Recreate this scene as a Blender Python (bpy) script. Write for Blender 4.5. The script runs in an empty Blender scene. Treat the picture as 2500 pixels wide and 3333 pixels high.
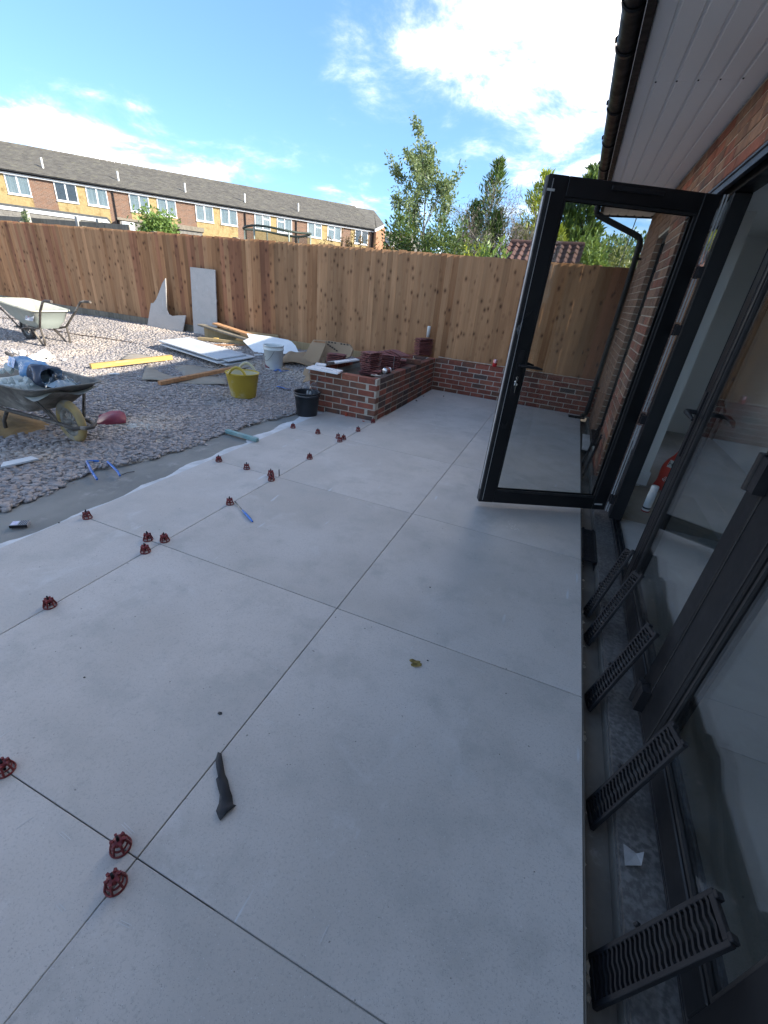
import bpy, bmesh, math, random
import numpy as np
from mathutils import Vector, Matrix, Euler
random.seed(7); RNG = np.random.default_rng(7)
sc = bpy.context.scene
COL = sc.collection
rad = math.radians

# ------------------------------------------------------------------ camera
CAM_H = 1.49
FPX = 1384.83                       # focal length in pixels of the 2500 x 3333 photograph
yaw, pit, rol = .3453, .4875, .1022
fwd = Vector((-math.sin(yaw)*math.cos(pit), math.cos(yaw)*math.cos(pit), -math.sin(pit)))
r0 = Vector((math.cos(yaw), math.sin(yaw), 0)); u0 = r0.cross(fwd)
rgt = math.cos(rol)*r0 + math.sin(rol)*u0
upv = -math.sin(rol)*r0 + math.cos(rol)*u0
cd = bpy.data.cameras.new('camera'); cam = bpy.data.objects.new('camera', cd); COL.objects.link(cam)
cam.matrix_world = Matrix(((rgt.x, upv.x, -fwd.x, 0), (rgt.y, upv.y, -fwd.y, 0), (rgt.z, upv.z, -fwd.z, CAM_H), (0, 0, 0, 1)))
cd.sensor_fit = 'VERTICAL'; cd.sensor_height = 36; cd.sensor_width = 27; cd.lens = FPX/3333*36
cd.clip_start = .03; cd.clip_end = 3000
sc.camera = cam

# ------------------------------------------------------------------ light, sky, exposure
SUN = Vector((2.11, .13, 1.0)).normalized()      # towards the sun, low behind the house
SKY_STRENGTH = .15; SUN_STRENGTH = 2.0; EXPOSURE = 2.5
sl = bpy.data.lights.new('sun', 'SUN'); sl.energy = SUN_STRENGTH; sl.angle = rad(.53); sl.color = (1, .93, .82)
so = bpy.data.objects.new('sun', sl); COL.objects.link(so)
so.rotation_euler = SUN.to_track_quat('Z', 'Y').to_euler(); so.location = (20, -3, 12)
w = bpy.data.worlds.new('World'); sc.world = w; w.use_nodes = True
wn, wl = w.node_tree.nodes, w.node_tree.links
def wnode(t, **k):
    n = wn.new(t)
    for a, v in k.items(): setattr(n, a, v)
    return n
def wmath(op, a, b=None, c=None):
    n = wnode('ShaderNodeMath', operation=op)
    for i, v in enumerate((a, b, c)):
        if v is None: continue
        if isinstance(v, (int, float)): n.inputs[i].default_value = v
        else: wl.new(v, n.inputs[i])
    return n.outputs[0]
sky = wnode('ShaderNodeTexSky', sky_type='NISHITA', sun_disc=False, sun_elevation=math.asin(SUN.z), sun_rotation=math.atan2(SUN.x, SUN.y), air_density=.55, dust_density=.1, ozone_density=1.0)
tint = wnode('ShaderNodeMix', data_type='RGBA', blend_type='MULTIPLY'); tint.inputs[0].default_value = 1
gm = wnode('ShaderNodeGamma'); gm.inputs[1].default_value = .6; wl.new(sky.outputs[0], gm.inputs[0])
wl.new(gm.outputs[0], tint.inputs[6]); tint.inputs[7].default_value = (.39, .58, .75, 1)
tc = wnode('ShaderNodeTexCoord')
def pdir(x, y):
    v = rgt*((x-1250)/FPX) + upv*(-(y-1666.5)/FPX) + fwd
    return v.normalized()
# clouds: fractal noise on the sky's directions, gathered into banks
sep = wnode('ShaderNodeSeparateXYZ'); wl.new(tc.outputs['Generated'], sep.inputs[0])
den = wmath('ADD', wmath('MAXIMUM', sep.outputs[2], 0.0), .22)
comb = wnode('ShaderNodeCombineXYZ')
wl.new(wmath('DIVIDE', sep.outputs[0], den), comb.inputs[0]); wl.new(wmath('DIVIDE', sep.outputs[1], den), comb.inputs[1])
def wnoise(scale, detail, rough, off, dist=0):
    mp = wnode('ShaderNodeMapping'); mp.inputs['Location'].default_value = off
    wl.new(comb.outputs[0], mp.inputs[0])
    n = wnode('ShaderNodeTexNoise'); n.inputs['Scale'].default_value = scale; n.inputs['Detail'].default_value = detail
    n.inputs['Roughness'].default_value = rough; n.inputs['Distortion'].default_value = dist
    wl.new(mp.outputs[0], n.inputs['Vector']); return n.outputs[0]
fine = wnoise(2.9, 10, .64, (3.1, 1.7, 0), .25)
broad = wnoise(1.1, 4, .5, (7.4, 2.2, 0))
bank = None; clear = None
# (px, py, size along, size across, weight): cloud banks and clear gaps of the photograph, plus banks outside the frame, as directions on the sky
for x, y, a, b, wt in [(1850, 150, .36, .17, .62), (1500, 60, .24, .08, .45), (1640, 330, .24, .06, .42), (1170, 140, .13, .045, .38), (2050, 420, .20, .08, .30),
                       (120, 425, .25, .055, .72), (480, 480, .15, .045, .50), (700, 560, .18, .03, .30), (290, 310, .17, .017, .52),
                       (1050, 615, .05, .016, .45), (1380, 565, .22, .022, .36), (1720, 560, .20, .035, .48), (-1100, 330, .75, .20, .75), (2350, -300, .5, .3, .5),  # unseen far-left bank, enlarged to brighten the paving by the house
                       (600, 130, .62, .22, -.55), (900, 420, .36, .10, -.45), (1250, 480, .4, .06, -.35), (1500, 460, .3, .05, -.3)]:
    c = pdir(x, y); ex = Vector((0, 0, 1)).cross(c).normalized(); ey = c.cross(ex)
    vs = wnode('ShaderNodeVectorMath', operation='SUBTRACT'); wl.new(tc.outputs['Generated'], vs.inputs[0]); vs.inputs[1].default_value = c
    def dotn(e):
        d = wnode('ShaderNodeVectorMath', operation='DOT_PRODUCT'); wl.new(vs.outputs[0], d.inputs[0]); d.inputs[1].default_value = e; return d.outputs['Value']
    # the streaks lean as the photograph's do, along the sky's own slant
    qa = wmath('POWER', wmath('DIVIDE', dotn(ex), a), 2); qb = wmath('POWER', wmath('DIVIDE', dotn(ey), b), 2)
    g = wmath('MULTIPLY', wmath('EXPONENT', wmath('MULTIPLY', wmath('ADD', qa, qb), -1.0)), abs(wt))
    if wt > 0: bank = g if bank is None else wmath('MAXIMUM', bank, g)
    else: clear = g if clear is None else wmath('MAXIMUM', clear, g)
bank = wmath('SUBTRACT', bank, clear)
dens = wmath('ADD', wmath('ADD', wmath('MULTIPLY', wmath('SUBTRACT', fine, .5), 1.7), wmath('MULTIPLY', wmath('SUBTRACT', broad, .5), .9)), bank)
mr = wnode('ShaderNodeMapRange', interpolation_type='SMOOTHSTEP'); wl.new(dens, mr.inputs[0])
mr.inputs[1].default_value = -.26; mr.inputs[2].default_value = .84; mr.inputs[3].default_value = 0; mr.inputs[4].default_value = .97
cmix = wnode('ShaderNodeMix', data_type='RGBA'); wl.new(wmath('POWER', mr.outputs[0], 2.5), cmix.inputs[0]); wl.new(tint.outputs[2], cmix.inputs[6])
cmix.inputs[7].default_value = (12.2, 10.6, 9.0, 1)
bg = wn['Background']; wl.new(cmix.outputs[2], bg.inputs[0]); bg.inputs[1].default_value = SKY_STRENGTH
sc.view_settings.view_transform = 'Standard'; sc.view_settings.look = 'None'; sc.view_settings.exposure = EXPOSURE; sc.view_settings.gamma = 1
sc.render.film_transparent = False
sc.cycles.max_bounces = 10; sc.cycles.transparent_max_bounces = 24; sc.cycles.glossy_bounces = 4

# ------------------------------------------------------------------ pixels of the photograph to points in the place
CAMP = Vector((0, 0, CAM_H))
def pray(x, y): return rgt*((x-1250)/FPX) + upv*(-(y-1666.5)/FPX) + fwd
def onz(x, y, z=0.0):
    v = pray(x, y); return CAMP + v*((z-CAM_H)/v.z)
def ony(x, y, Y):
    v = pray(x, y); return CAMP + v*(Y/v.y)
def onx(x, y, X):
    v = pray(x, y); return CAMP + v*(X/v.x)
def yard_z(x, y):                                   # the gravel rises towards the fence
    t = min(max((y-4.8)/2.5, 0), 1); return .27*t*t*(3-2*t) - .012*min(max((x+3.4)/.5, 0), 1)
def yard(x, y):
    z = 0.0
    for _ in range(30):
        p = onz(x, y, z); z = .5*z + .5*yard_z(p.x, p.y)
    return p

# ------------------------------------------------------------------ materials
def rgb(c): return (c[0], c[1], c[2], 1)
class NT:
    def __init__(s, name):
        s.m = bpy.data.materials.new(name); s.m.use_nodes = True
        s.n, s.l = s.m.node_tree.nodes, s.m.node_tree.links
        s.b = s.n['Principled BSDF']
    def node(s, t, **k):
        n = s.n.new(t)
        for a, v in k.items(): setattr(n, a, v)
        return n
    def coords(s, stretch=(1, 1, 1), rnd=True, world=False):
        if world:
            g = s.node('ShaderNodeNewGeometry'); src = g.outputs['Position']
        else:
            t = s.node('ShaderNodeTexCoord'); src = t.outputs['Object']
        if rnd and not world:
            oi = s.node('ShaderNodeObjectInfo'); mu = s.node('ShaderNodeMath', operation='MULTIPLY'); s.l.new(oi.outputs['Random'], mu.inputs[0]); mu.inputs[1].default_value = 61
            ad = s.node('ShaderNodeVectorMath', operation='ADD'); s.l.new(src, ad.inputs[0]); s.l.new(mu.outputs[0], ad.inputs[1]); src = ad.outputs[0]
        mp = s.node('ShaderNodeMapping'); mp.inputs['Scale'].default_value = stretch; s.l.new(src, mp.inputs[0]); return mp.outputs[0]
    def noise(s, vec, scale, detail=5, rough=.55, dist=0):
        n = s.node('ShaderNodeTexNoise'); n.inputs['Scale'].default_value = scale; n.inputs['Detail'].default_value = detail
        n.inputs['Roughness'].default_value = rough; n.inputs['Distortion'].default_value = dist; s.l.new(vec, n.inputs['Vector']); return n.outputs[0]
    def voro(s, vec, scale, rnd=1.0):
        n = s.node('ShaderNodeTexVoronoi'); n.inputs['Scale'].default_value = scale; n.inputs['Randomness'].default_value = rnd; s.l.new(vec, n.inputs['Vector']); return n.outputs['Distance']
    def rng(s, v, a, b, c=0., d=1.):
        n = s.node('ShaderNodeMapRange', interpolation_type='SMOOTHSTEP'); s.l.new(v, n.inputs[0])
        for i, q in enumerate((a, b, c, d)): n.inputs[i+1].default_value = q
        return n.outputs[0]
    def mix(s, f, a, b, mode='MIX'):
        n = s.node('ShaderNodeMix', data_type='RGBA', blend_type=mode)
        for i, q in ((0, f), (6, a), (7, b)):
            if isinstance(q, (int, float)): n.inputs[i].default_value = q
            elif isinstance(q, tuple): n.inputs[i].default_value = rgb(q)
            else: s.l.new(q, n.inputs[i])
        return n.outputs[2]
    def value(s, col, amount):                      # each object its own lightness
        oi = s.node('ShaderNodeObjectInfo'); r = s.node('ShaderNodeMapRange'); s.l.new(oi.outputs['Random'], r.inputs[0]); r.inputs[3].default_value = 1-amount; r.inputs[4].default_value = 1+amount
        h = s.node('ShaderNodeHueSaturation'); s.l.new(r.outputs[0], h.inputs['Value']); s.l.new(col, h.inputs['Color']); return h.outputs[0]
    def bump(s, v, strength, dist=.01):
        n = s.node('ShaderNodeBump'); n.inputs['Strength'].default_value = strength; n.inputs['Distance'].default_value = dist; s.l.new(v, n.inputs['Height'])
        s.l.new(n.outputs[0], s.b.inputs['Normal'])
    def done(s, col, rough=.7, metal=0, spec=.5):
        if isinstance(col, tuple): s.b.inputs['Base Color'].default_value = rgb(col)
        else: s.l.new(col, s.b.inputs['Base Color'])
        if isinstance(rough, (int, float)): s.b.inputs['Roughness'].default_value = rough
        else: s.l.new(rough, s.b.inputs['Roughness'])
        s.b.inputs['Metallic'].default_value = metal; s.b.inputs['Specular IOR Level'].default_value = spec
        return s.m
MATS = {}
def M(name, c1, c2=None, rough=.7, scale=6, stretch=(1, 1, 1), lo=.35, hi=.65, bump=.15, bscale=50, bdist=.004, metal=0, spec=.4, rnd=0, world=False, dirt=None, dscale=3, dlo=.5, dhi=.75):
    if name in MATS: return MATS[name]
    t = NT(name); v = t.coords(stretch, True, world)
    c2 = c2 or tuple(q*.78 for q in c1)
    col = t.mix(t.rng(t.noise(v, scale), lo, hi), c1, c2)
    if dirt: col = t.mix(t.rng(t.noise(v, dscale, 8, .65), dlo, dhi), col, dirt)
    if rnd: col = t.value(col, rnd)
    rr = t.rng(t.noise(v, scale*2.3), .3, .7, max(rough-.1, .05), min(rough+.1, 1))
    if bump: t.bump(t.noise(v, bscale, 6), bump, bdist)
    MATS[name] = t.done(col, rr, metal, spec); return MATS[name]

def glass_mat(name, tint, ior=1.5, rough=0.0):
    t = NT(name); t.n.remove(t.b)
    ge = t.node('ShaderNodeNewGeometry'); mi = t.node('ShaderNodeMapRange'); t.l.new(ge.outputs['Backfacing'], mi.inputs[0]); mi.inputs[3].default_value = ior; mi.inputs[4].default_value = 1/ior   # thin panes: the same reflectance on both faces
    fr = t.node('ShaderNodeFresnel'); t.l.new(mi.outputs[0], fr.inputs['IOR'])
    tr = t.node('ShaderNodeBsdfTransparent'); tr.inputs[0].default_value = rgb(tint)
    gl = t.node('ShaderNodeBsdfGlossy'); gl.inputs['Roughness'].default_value = rough; gl.inputs[0].default_value = (1, 1, 1, 1)
    mx = t.node('ShaderNodeMixShader'); t.l.new(fr.outputs[0], mx.inputs[0]); t.l.new(tr.outputs[0], mx.inputs[1]); t.l.new(gl.outputs[0], mx.inputs[2])
    t.l.new(mx.outputs[0], t.n['Material Output'].inputs[0]); MATS[name] = t.m; return t.m

def leaf_mat(name, c1, c2, tr=.35, rough=.45):
    t = NT(name); v = t.coords((1, 1, 1), False)
    at = t.node('ShaderNodeAttribute', attribute_name='tone')
    col = t.mix(at.outputs['Fac'], c1, c2)
    t.done(col, rough, 0, .35)
    tl = t.node('ShaderNodeBsdfTranslucent'); t.l.new(t.mix(.5, col, (.35, .42, .06), 'MIX'), tl.inputs[0])
    mx = t.node('ShaderNodeMixShader'); mx.inputs[0].default_value = tr; t.l.new(t.b.outputs[0], mx.inputs[1]); t.l.new(tl.outputs[0], mx.inputs[2])
    t.l.new(mx.outputs[0], t.n['Material Output'].inputs[0]); MATS[name] = t.m; return t.m

# ------------------------------------------------------------------ objects and meshes
def link(o, parent=None):
    COL.objects.link(o)
    if parent is not None: o.parent = parent
    return o
def tag(o, label=None, cat=None, group=None, kind=None):
    if label: o['label'] = label
    if cat: o['category'] = cat
    if group: o['group'] = group
    if kind: o['kind'] = kind
    return o
def thing(name, label, cat, loc=(0, 0, 0), rz=0, group=None):
    o = bpy.data.objects.new(name, None); o.location = loc; o.rotation_euler = (0, 0, rz); o.empty_display_size = .1
    link(o); return tag(o, label, cat, group)
class MB:
    def __init__(s): s.v, s.f, s.sm = [], [], []
    def add(s, vs, fs, smooth=False):
        k = len(s.v); s.v += [tuple(q) for q in vs]; s.f += [tuple(i+k for i in f) for f in fs]; s.sm += [smooth]*len(fs); return s
    def box(s, x0, x1, y0, y1, z0, z1, mat=None):
        vs = [Vector((x, y, z)) for z in (z0, z1) for y in (y0, y1) for x in (x0, x1)]
        if mat is not None: vs = [mat @ q for q in vs]
        return s.add(vs, [(0, 2, 3, 1), (4, 5, 7, 6), (0, 1, 5, 4), (2, 6, 7, 3), (0, 4, 6, 2), (1, 3, 7, 5)])
    def bar(s, a, b, wd, ht, up=(0, 0, 1)):         # rectangular bar from a to b
        a, b = Vector(a), Vector(b); d = (b-a); L = d.length; d.normalize(); up = Vector(up)
        x = d.cross(up); x = x.normalized() if x.length > 1e-5 else Vector((1, 0, 0)); z = x.cross(d)
        m = Matrix((( d.x, x.x, z.x, a.x), (d.y, x.y, z.y, a.y), (d.z, x.z, z.z, a.z), (0, 0, 0, 1)))
        return s.box(0, L, -wd/2, wd/2, -ht/2, ht/2, m)
    def tube(s, pts, r, seg=8, cap=True, smooth=True):
        pts = [Vector(p) for p in pts]; n = len(pts); rs = r if isinstance(r, (list, tuple)) else [r]*n
        vs, fs = [], []; px = None
        for i, p in enumerate(pts):
            d = (pts[min(i+1, n-1)]-pts[max(i-1, 0)]).normalized()
            if px is None: px = d.orthogonal().normalized()
            px = (px - d*px.dot(d)); px = px.normalized() if px.length > 1e-6 else d.orthogonal().normalized()
            py = d.cross(px)
            for j in range(seg):
                a = 2*math.pi*j/seg; vs.append(p + (px*math.cos(a)+py*math.sin(a))*rs[i])
        for i in range(n-1):
            for j in range(seg):
                j2 = (j+1) % seg; fs.append((i*seg+j, i*seg+j2, (i+1)*seg+j2, (i+1)*seg+j))
        s.add(vs, fs, smooth)
        if cap: s.add([vs[j] for j in range(seg)], [tuple(reversed(range(seg)))]); s.add([vs[(n-1)*seg+j] for j in range(seg)], [tuple(range(seg))])
        return s
    def lathe(s, prof, seg=20, mat=None, smooth=True, sx=1, sy=1):
        vs, fs = [], []
        for r, z in prof:
            for j in range(seg):
                a = 2*math.pi*j/seg; q = Vector((r*math.cos(a)*sx, r*math.sin(a)*sy, z)); vs.append(mat @ q if mat is not None else q)
        for i in range(len(prof)-1):
            for j in range(seg):
                j2 = (j+1) % seg; fs.append((i*seg+j, i*seg+j2, (i+1)*seg+j2, (i+1)*seg+j))
        return s.add(vs, fs, smooth)
    def prism(s, poly, t, mat=None):                # polygon in xy, thickness t in z
        n = len(poly); vs = [Vector((x, y, 0)) for x, y in poly] + [Vector((x, y, t)) for x, y in poly]
        if mat is not None: vs = [mat @ q for q in vs]
        return s.add(vs, [tuple(reversed(range(n))), tuple(range(n, 2*n))] + [(i, (i+1) % n, n+(i+1) % n, n+i) for i in range(n)])
    def grid(s, fn, nu, nv, smooth=True, closed=False):
        vs = [fn(i/nu, j/nv) for j in range(nv+1) for i in range(nu+1)]
        return s.add(vs, [(j*(nu+1)+i, j*(nu+1)+i+1, (j+1)*(nu+1)+i+1, (j+1)*(nu+1)+i) for j in range(nv) for i in range(nu)], smooth)
    def mesh(s, name, mat, bevel=0):
        me = bpy.data.meshes.new(name); me.from_pydata(s.v, [], s.f)
        me.polygons.foreach_set('use_smooth', s.sm)
        bm = bmesh.new(); bm.from_mesh(me); bmesh.ops.recalc_face_normals(bm, faces=bm.faces)
        if bevel: bmesh.ops.bevel(bm, geom=list(bm.edges), offset=bevel, segments=1, profile=.5, affect='EDGES')
        bm.to_mesh(me); bm.free(); me.update()
        if mat: me.materials.append(mat)
        return me
    def build(s, name, mat, parent=None, bevel=0, solid=0, loc=None):
        o = bpy.data.objects.new(name, s.mesh(name, mat, bevel)); link(o, parent)
        if solid: md = o.modifiers.new('thick', 'SOLIDIFY'); md.thickness = solid; md.offset = 0
        if loc is not None: o.location = loc
        return o
def inst(me, name, loc, rot=(0, 0, 0), parent=None, scale=None):
    o = bpy.data.objects.new(name, me); o.location = loc; o.rotation_euler = rot
    if scale: o.scale = scale
    return link(o, parent)
def struct(o): o['kind'] = 'structure'; return o
def frame(o, x, z):                                 # matrix with origin o, x axis, z axis
    x = Vector(x).normalized(); z = Vector(z); z = (z - x*z.dot(x)).normalized(); y = z.cross(x)
    return Matrix(((x.x, y.x, z.x, o[0]), (x.y, y.y, z.y, o[1]), (x.z, y.z, z.z, o[2]), (0, 0, 0, 1)))
def npmesh(name, verts, quads, mat, parent=None, tone=None, nper=4, smooth=False):
    me = bpy.data.meshes.new(name); nv, nf = len(verts), len(quads); k = quads.shape[1]
    me.vertices.add(nv); me.vertices.foreach_set('co', np.ascontiguousarray(verts, dtype=np.float32).ravel())
    me.loops.add(nf*k); me.loops.foreach_set('vertex_index', np.ascontiguousarray(quads, dtype=np.int32).ravel())
    me.polygons.add(nf); me.polygons.foreach_set('loop_start', np.arange(0, nf*k, k, dtype=np.int32))
    me.update(calc_edges=True)
    if smooth: me.polygons.foreach_set('use_smooth', [True]*nf)
    if tone is not None:
        a = me.attributes.new('tone', 'FLOAT', 'POINT'); a.data.foreach_set('value', np.ascontiguousarray(tone, dtype=np.float32))
    me.materials.append(mat); o = bpy.data.objects.new(name, me); return link(o, parent)
def text_mesh(txt, size, mat, name, m, parent=None, ext=.0008):
    cu = bpy.data.curves.new(name, 'FONT'); cu.body = txt; cu.size = size; cu.extrude = ext; cu.align_x = 'CENTER'; cu.align_y = 'CENTER'
    to = bpy.data.objects.new(name, cu); COL.objects.link(to)
    dg = bpy.context.evaluated_depsgraph_get(); me = bpy.data.meshes.new_from_object(to.evaluated_get(dg))
    bpy.data.objects.remove(to); me.materials.clear(); me.materials.append(mat); me.transform(m)
    o = bpy.data.objects.new(name, me); return link(o, parent)
# ------------------------------------------------------------------ shared materials
def brick_mat(name, c1, c2, c3):
    t = NT(name); v = t.coords((1, 1, 1)); col = t.mix(t.rng(t.noise(v, 14, 6), .38, .62), c1, c2)
    col = t.mix(t.rng(t.noise(v, 4.5, 5), .52, .68), col, c3)
    col = t.mix(t.rng(t.noise(v, 60, 6, .7), .60, .75), col, (.34, .27, .22)); col = t.value(col, .16)
    t.bump(t.noise(v, 90, 8, .7), .55, .006); return t.done(col, .88, 0, .25)
BR = [brick_mat('brick_red', (.27, .088, .058), (.20, .068, .048), (.15, .065, .05)), brick_mat('brick_brown', (.20, .085, .055), (.14, .07, .05), (.10, .06, .048)),
      brick_mat('brick_dark', (.105, .07, .058), (.075, .055, .052), (.15, .075, .055)), brick_mat('brick_orange', (.30, .11, .068), (.235, .085, .055), (.17, .075, .055))]
HB = [brick_mat('brick_buff', (.27, .155, .10), (.19, .115, .08), (.15, .09, .07)), brick_mat('brick_umber', (.20, .10, .07), (.14, .08, .06), (.10, .07, .06)), brick_mat('brick_russet', (.27, .10, .065), (.20, .08, .055), (.14, .07, .055))]
MORTAR = M('mortar', (.47, .42, .35), (.38, .34, .285), .95, 12, bump=.8, bscale=120, bdist=.006, spec=.1)
def porcelain():
    t = NT('porcelain'); v = t.coords((1, 1, 1)); col = t.mix(t.rng(t.noise(v, 1.3, 6, .6), .34, .66), (.52, .482, .448), (.445, .41, .375))
    col = t.mix(t.rng(t.noise(v, 5, 8, .65), .45, .75), col, (.40, .378, .35))
    col = t.mix(t.rng(t.noise(v, 130, 3, .6), .52, .70, 0, .55), col, (.33, .31, .29)); col = t.mix(t.rng(t.noise(v, 3.1, 9, .7, .6), .56, .72, 0, .55), col, (.56, .54, .52))
    col = t.mix(t.rng(t.noise(v, 340, 2), .64, .70), col, (.27, .26, .25)); col = t.mix(t.rng(t.noise(v, 260, 2), .67, .72), col, (.56, .56, .55))
    vs = t.coords((9, 1, 1)); n1 = t.rng(t.noise(vs, 2.6, 4, .4), .70, .735); n2 = t.rng(t.noise(v, 1.9, 3), .5, .6)       # scuffs of mortar dust
    mul = t.node('ShaderNodeMath', operation='MULTIPLY'); t.l.new(n1, mul.inputs[0]); t.l.new(n2, mul.inputs[1]); f = mul.outputs[0]
    col = t.mix(f, col, (.52, .53, .54)); col = t.mix(t.rng(t.noise(v, 62, 2, .4), .765, .78), col, (.2, .19, .18)); col = t.value(col, .025)
    t.bump(t.noise(v, 420, 3), .10, .002); return t.done(col, t.rng(t.noise(v, 2.2, 6), .3, .7, .50, .68), 0, .45)
PORC = porcelain()
WHITE_P = M('white_plastic', (.80, .81, .81), (.74, .75, .76), .28, 2, bump=.02, spec=.5)
BLACK_AL = M('black_aluminium', (.007, .0075, .009), (.010, .0105, .012), .45, 3, bump=.05, bscale=300, bdist=.001, spec=.28, dirt=(.03, .03, .03), dscale=7, dlo=.64, dhi=.95)
BLACK_PL = M('black_plastic', (.010, .010, .012), (.016, .016, .018), .55, 9, bump=.1, bscale=120, spec=.25, dirt=(.05, .047, .044), dscale=8, dlo=.62, dhi=.9)
GUTTER_M = M('gutter_black', (.012, .0125, .014), (.015, .0155, .017), .42, 6, bump=0, spec=.15)
STEEL = M('galvanised', (.17, .165, .16), (.085, .083, .08), .5, 60, bump=.2, bscale=80, metal=.25, dirt=(.085, .08, .078), dscale=7, dlo=.44, dhi=.70)
PLASTER = M('white_paint', (.78, .79, .78), (.73, .74, .74), .75, 1.5, bump=.04, spec=.3)
CONC = M('concrete', (.27, .265, .245), (.20, .20, .19), .92, 1.6, bump=.6, bscale=70, bdist=.006, world=True, spec=.15, dirt=(.33, .32, .30), dscale=4, dlo=.55, dhi=.7)
CHAN = M('polymer_channel', (.18, .158, .132), (.13, .115, .098), .85, 5, bump=.4, bscale=60, dirt=(.28, .26, .24), dscale=9, dlo=.6, dhi=.75)
GLASS = glass_mat('door_glass', (.93, .94, .935), 1.58); GLASS2 = glass_mat('window_glass', (.9, .92, .92))
DARKBASE = M('dark_bedding', (.05, .05, .05), (.03, .03, .03), .95)

# ------------------------------------------------------------------ the setting
SOIL = M('soil', (.16, .125, .095), (.11, .09, .072), .95, 1.2, bump=.9, bscale=26, bdist=.03, world=True, spec=.1)
g = MB().grid(lambda a, b: ((a-.5)*2400, (b-.5)*2400+200, -.42), 24, 24, False).build('ground', SOIL); struct(g)

def gedge(y):
    ys = [-.5, .6, 1.354, 1.754, 2.11, 2.49, 3.22, 3.7, 4.14, 4.55, 4.75]; xs = [-3.15, -3.12, -3.12, -3.15, -3.24, -3.06, -3.05, -3.06, -2.97, -2.92, -2.90]
    return float(np.interp(y, ys, xs)) + .018*math.sin(y*9.1)+.012*math.sin(y*23+1)
def gravel_mat():
    t = NT('gravel_bed'); v = t.coords((1, 1, 1), False, True)
    col = t.mix(t.rng(t.voro(v, 34), .15, .6), (.72, .68, .62), (.50, .46, .42)); col = t.mix(t.rng(t.noise(v, .55, 4), .42, .6), col, (.62, .54, .45)); col = t.mix(t.rng(t.noise(v, 1.7, 6), .62, .76), col, (.40, .31, .23))
    t.bump(t.voro(v, 30), .9, .03); return t.done(col, .95, 0, .1)
def gfn(a, b):
    y = .0 + b*7.56; xr = gedge(y) if y < 4.76 else (-2.86 if y < 4.9 else -2.86); x = -17 + (xr+17)*(1-(1-a)**1.6)
    z = yard_z(x, y) + .012*math.sin(x*3.1+y*1.3)*math.sin(y*2.7-x)
    if a > .999: z -= .04
    return (x, y, z)
gravel = struct(MB().grid(gfn, 120, 90).build('gravel_yard', gravel_mat()))
# single stones: more than anyone could count
def stones(N):
    pts = []; n = 0
    xs = -2.9 - (RNG.random(N*5)**1.45)*11.5; ys = .6 + RNG.random(N*5)*6.85
    keep = []
    R3 = np.array([list(rgt), list(upv), list(fwd)])
    P = np.stack([xs, ys, np.zeros_like(xs)-CAM_H], 1) @ R3.T
    px = 1250+FPX*P[:, 0]/P[:, 2]; py = 1666-FPX*P[:, 1]/P[:, 2]
    ok = (P[:, 2] > .2) & (px > -420) & (px < 1300) & (py < 2300)
    ok &= xs < np.array([gedge(y) for y in ys]) + RNG.normal(0, .022, len(xs)) + .0
    ok &= ~((xs > -2.95) & (ys > 4.7))
    xs, ys = xs[ok][:N], ys[ok][:N]; N = len(xs)
    big = RNG.random(N); near = np.clip((4.2-ys)/3, 0, 1)*np.clip((xs+6)/2.5, 0, 1)
    s = (.0054 + .0155*big**3)*(1+.35*near*RNG.random(N))
    base = np.array([[x, y, z] for z in (-1, 1) for y in (-1, 1) for x in (-1, 1)], float)
    V = base[None]*(1+RNG.normal(0, .26, (N, 8, 3)))*.8
    V *= (np.stack([1+.7*RNG.random(N), .75+.45*RNG.random(N), .26+.22*RNG.random(N)], 1)*s[:, None])[:, None, :]
    a = RNG.random(N)*6.283; tl = RNG.normal(0, .28, N); ca, sa = np.cos(a), np.sin(a); ct, st = np.cos(tl), np.sin(tl)
    y1 = V[..., 1]*ct[:, None]-V[..., 2]*st[:, None]; z1 = V[..., 1]*st[:, None]+V[..., 2]*ct[:, None]
    x2 = V[..., 0]*ca[:, None]-y1*sa[:, None]; y2 = V[..., 0]*sa[:, None]+y1*ca[:, None]
    zg = np.array([yard_z(x, y) + .012*math.sin(x*3.1+y*1.3)*math.sin(y*2.7-x) for x, y in zip(xs, ys)])
    V = np.stack([x2+xs[:, None], y2+ys[:, None], z1+(zg+s*.35*RNG.random(N)+.002)[:, None]], 2).reshape(-1, 3)
    q = np.array([(0, 2, 3, 1), (4, 5, 7, 6), (0, 1, 5, 4), (2, 6, 7, 3), (0, 4, 6, 2), (1, 3, 7, 5)])
    F = (np.arange(N)[:, None, None]*8+q[None]).reshape(-1, 4)
    tone = np.repeat(np.clip(RNG.beta(.95, 1.15, N), 0, 1), 8)
    t = NT('gravel_stone'); at = t.node('ShaderNodeAttribute', attribute_name='tone'); rp = t.node('ShaderNodeValToRGB'); t.l.new(at.outputs['Fac'], rp.inputs[0])
    cr = rp.color_ramp; cr.elements[0].position = 0; cr.elements[0].color = (.34, .31, .30, 1); cr.elements[1].position = 1; cr.elements[1].color = (.88, .84, .78, 1)
    for p, c in ((.25, (.58, .53, .50, 1)), (.5, (.74, .68, .62, 1)), (.72, (.84, .77, .70, 1))):
        e = cr.elements.new(p); e.color = c
    vv = t.coords((1, 1, 1), False, True); c2 = t.mix(t.rng(t.noise(vv, 1.1, 5), .50, .66, 0, .45), rp.outputs[0], (.62, .52, .42)); t.bump(t.noise(vv, 300), .4, .003)
    o = npmesh('gravel_stones', V, F, t.done(c2, .9, 0, .2)); tag(o, 'loose crushed gravel stones covering the yard', 'gravel', kind='stuff')
stones(125000)

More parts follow.
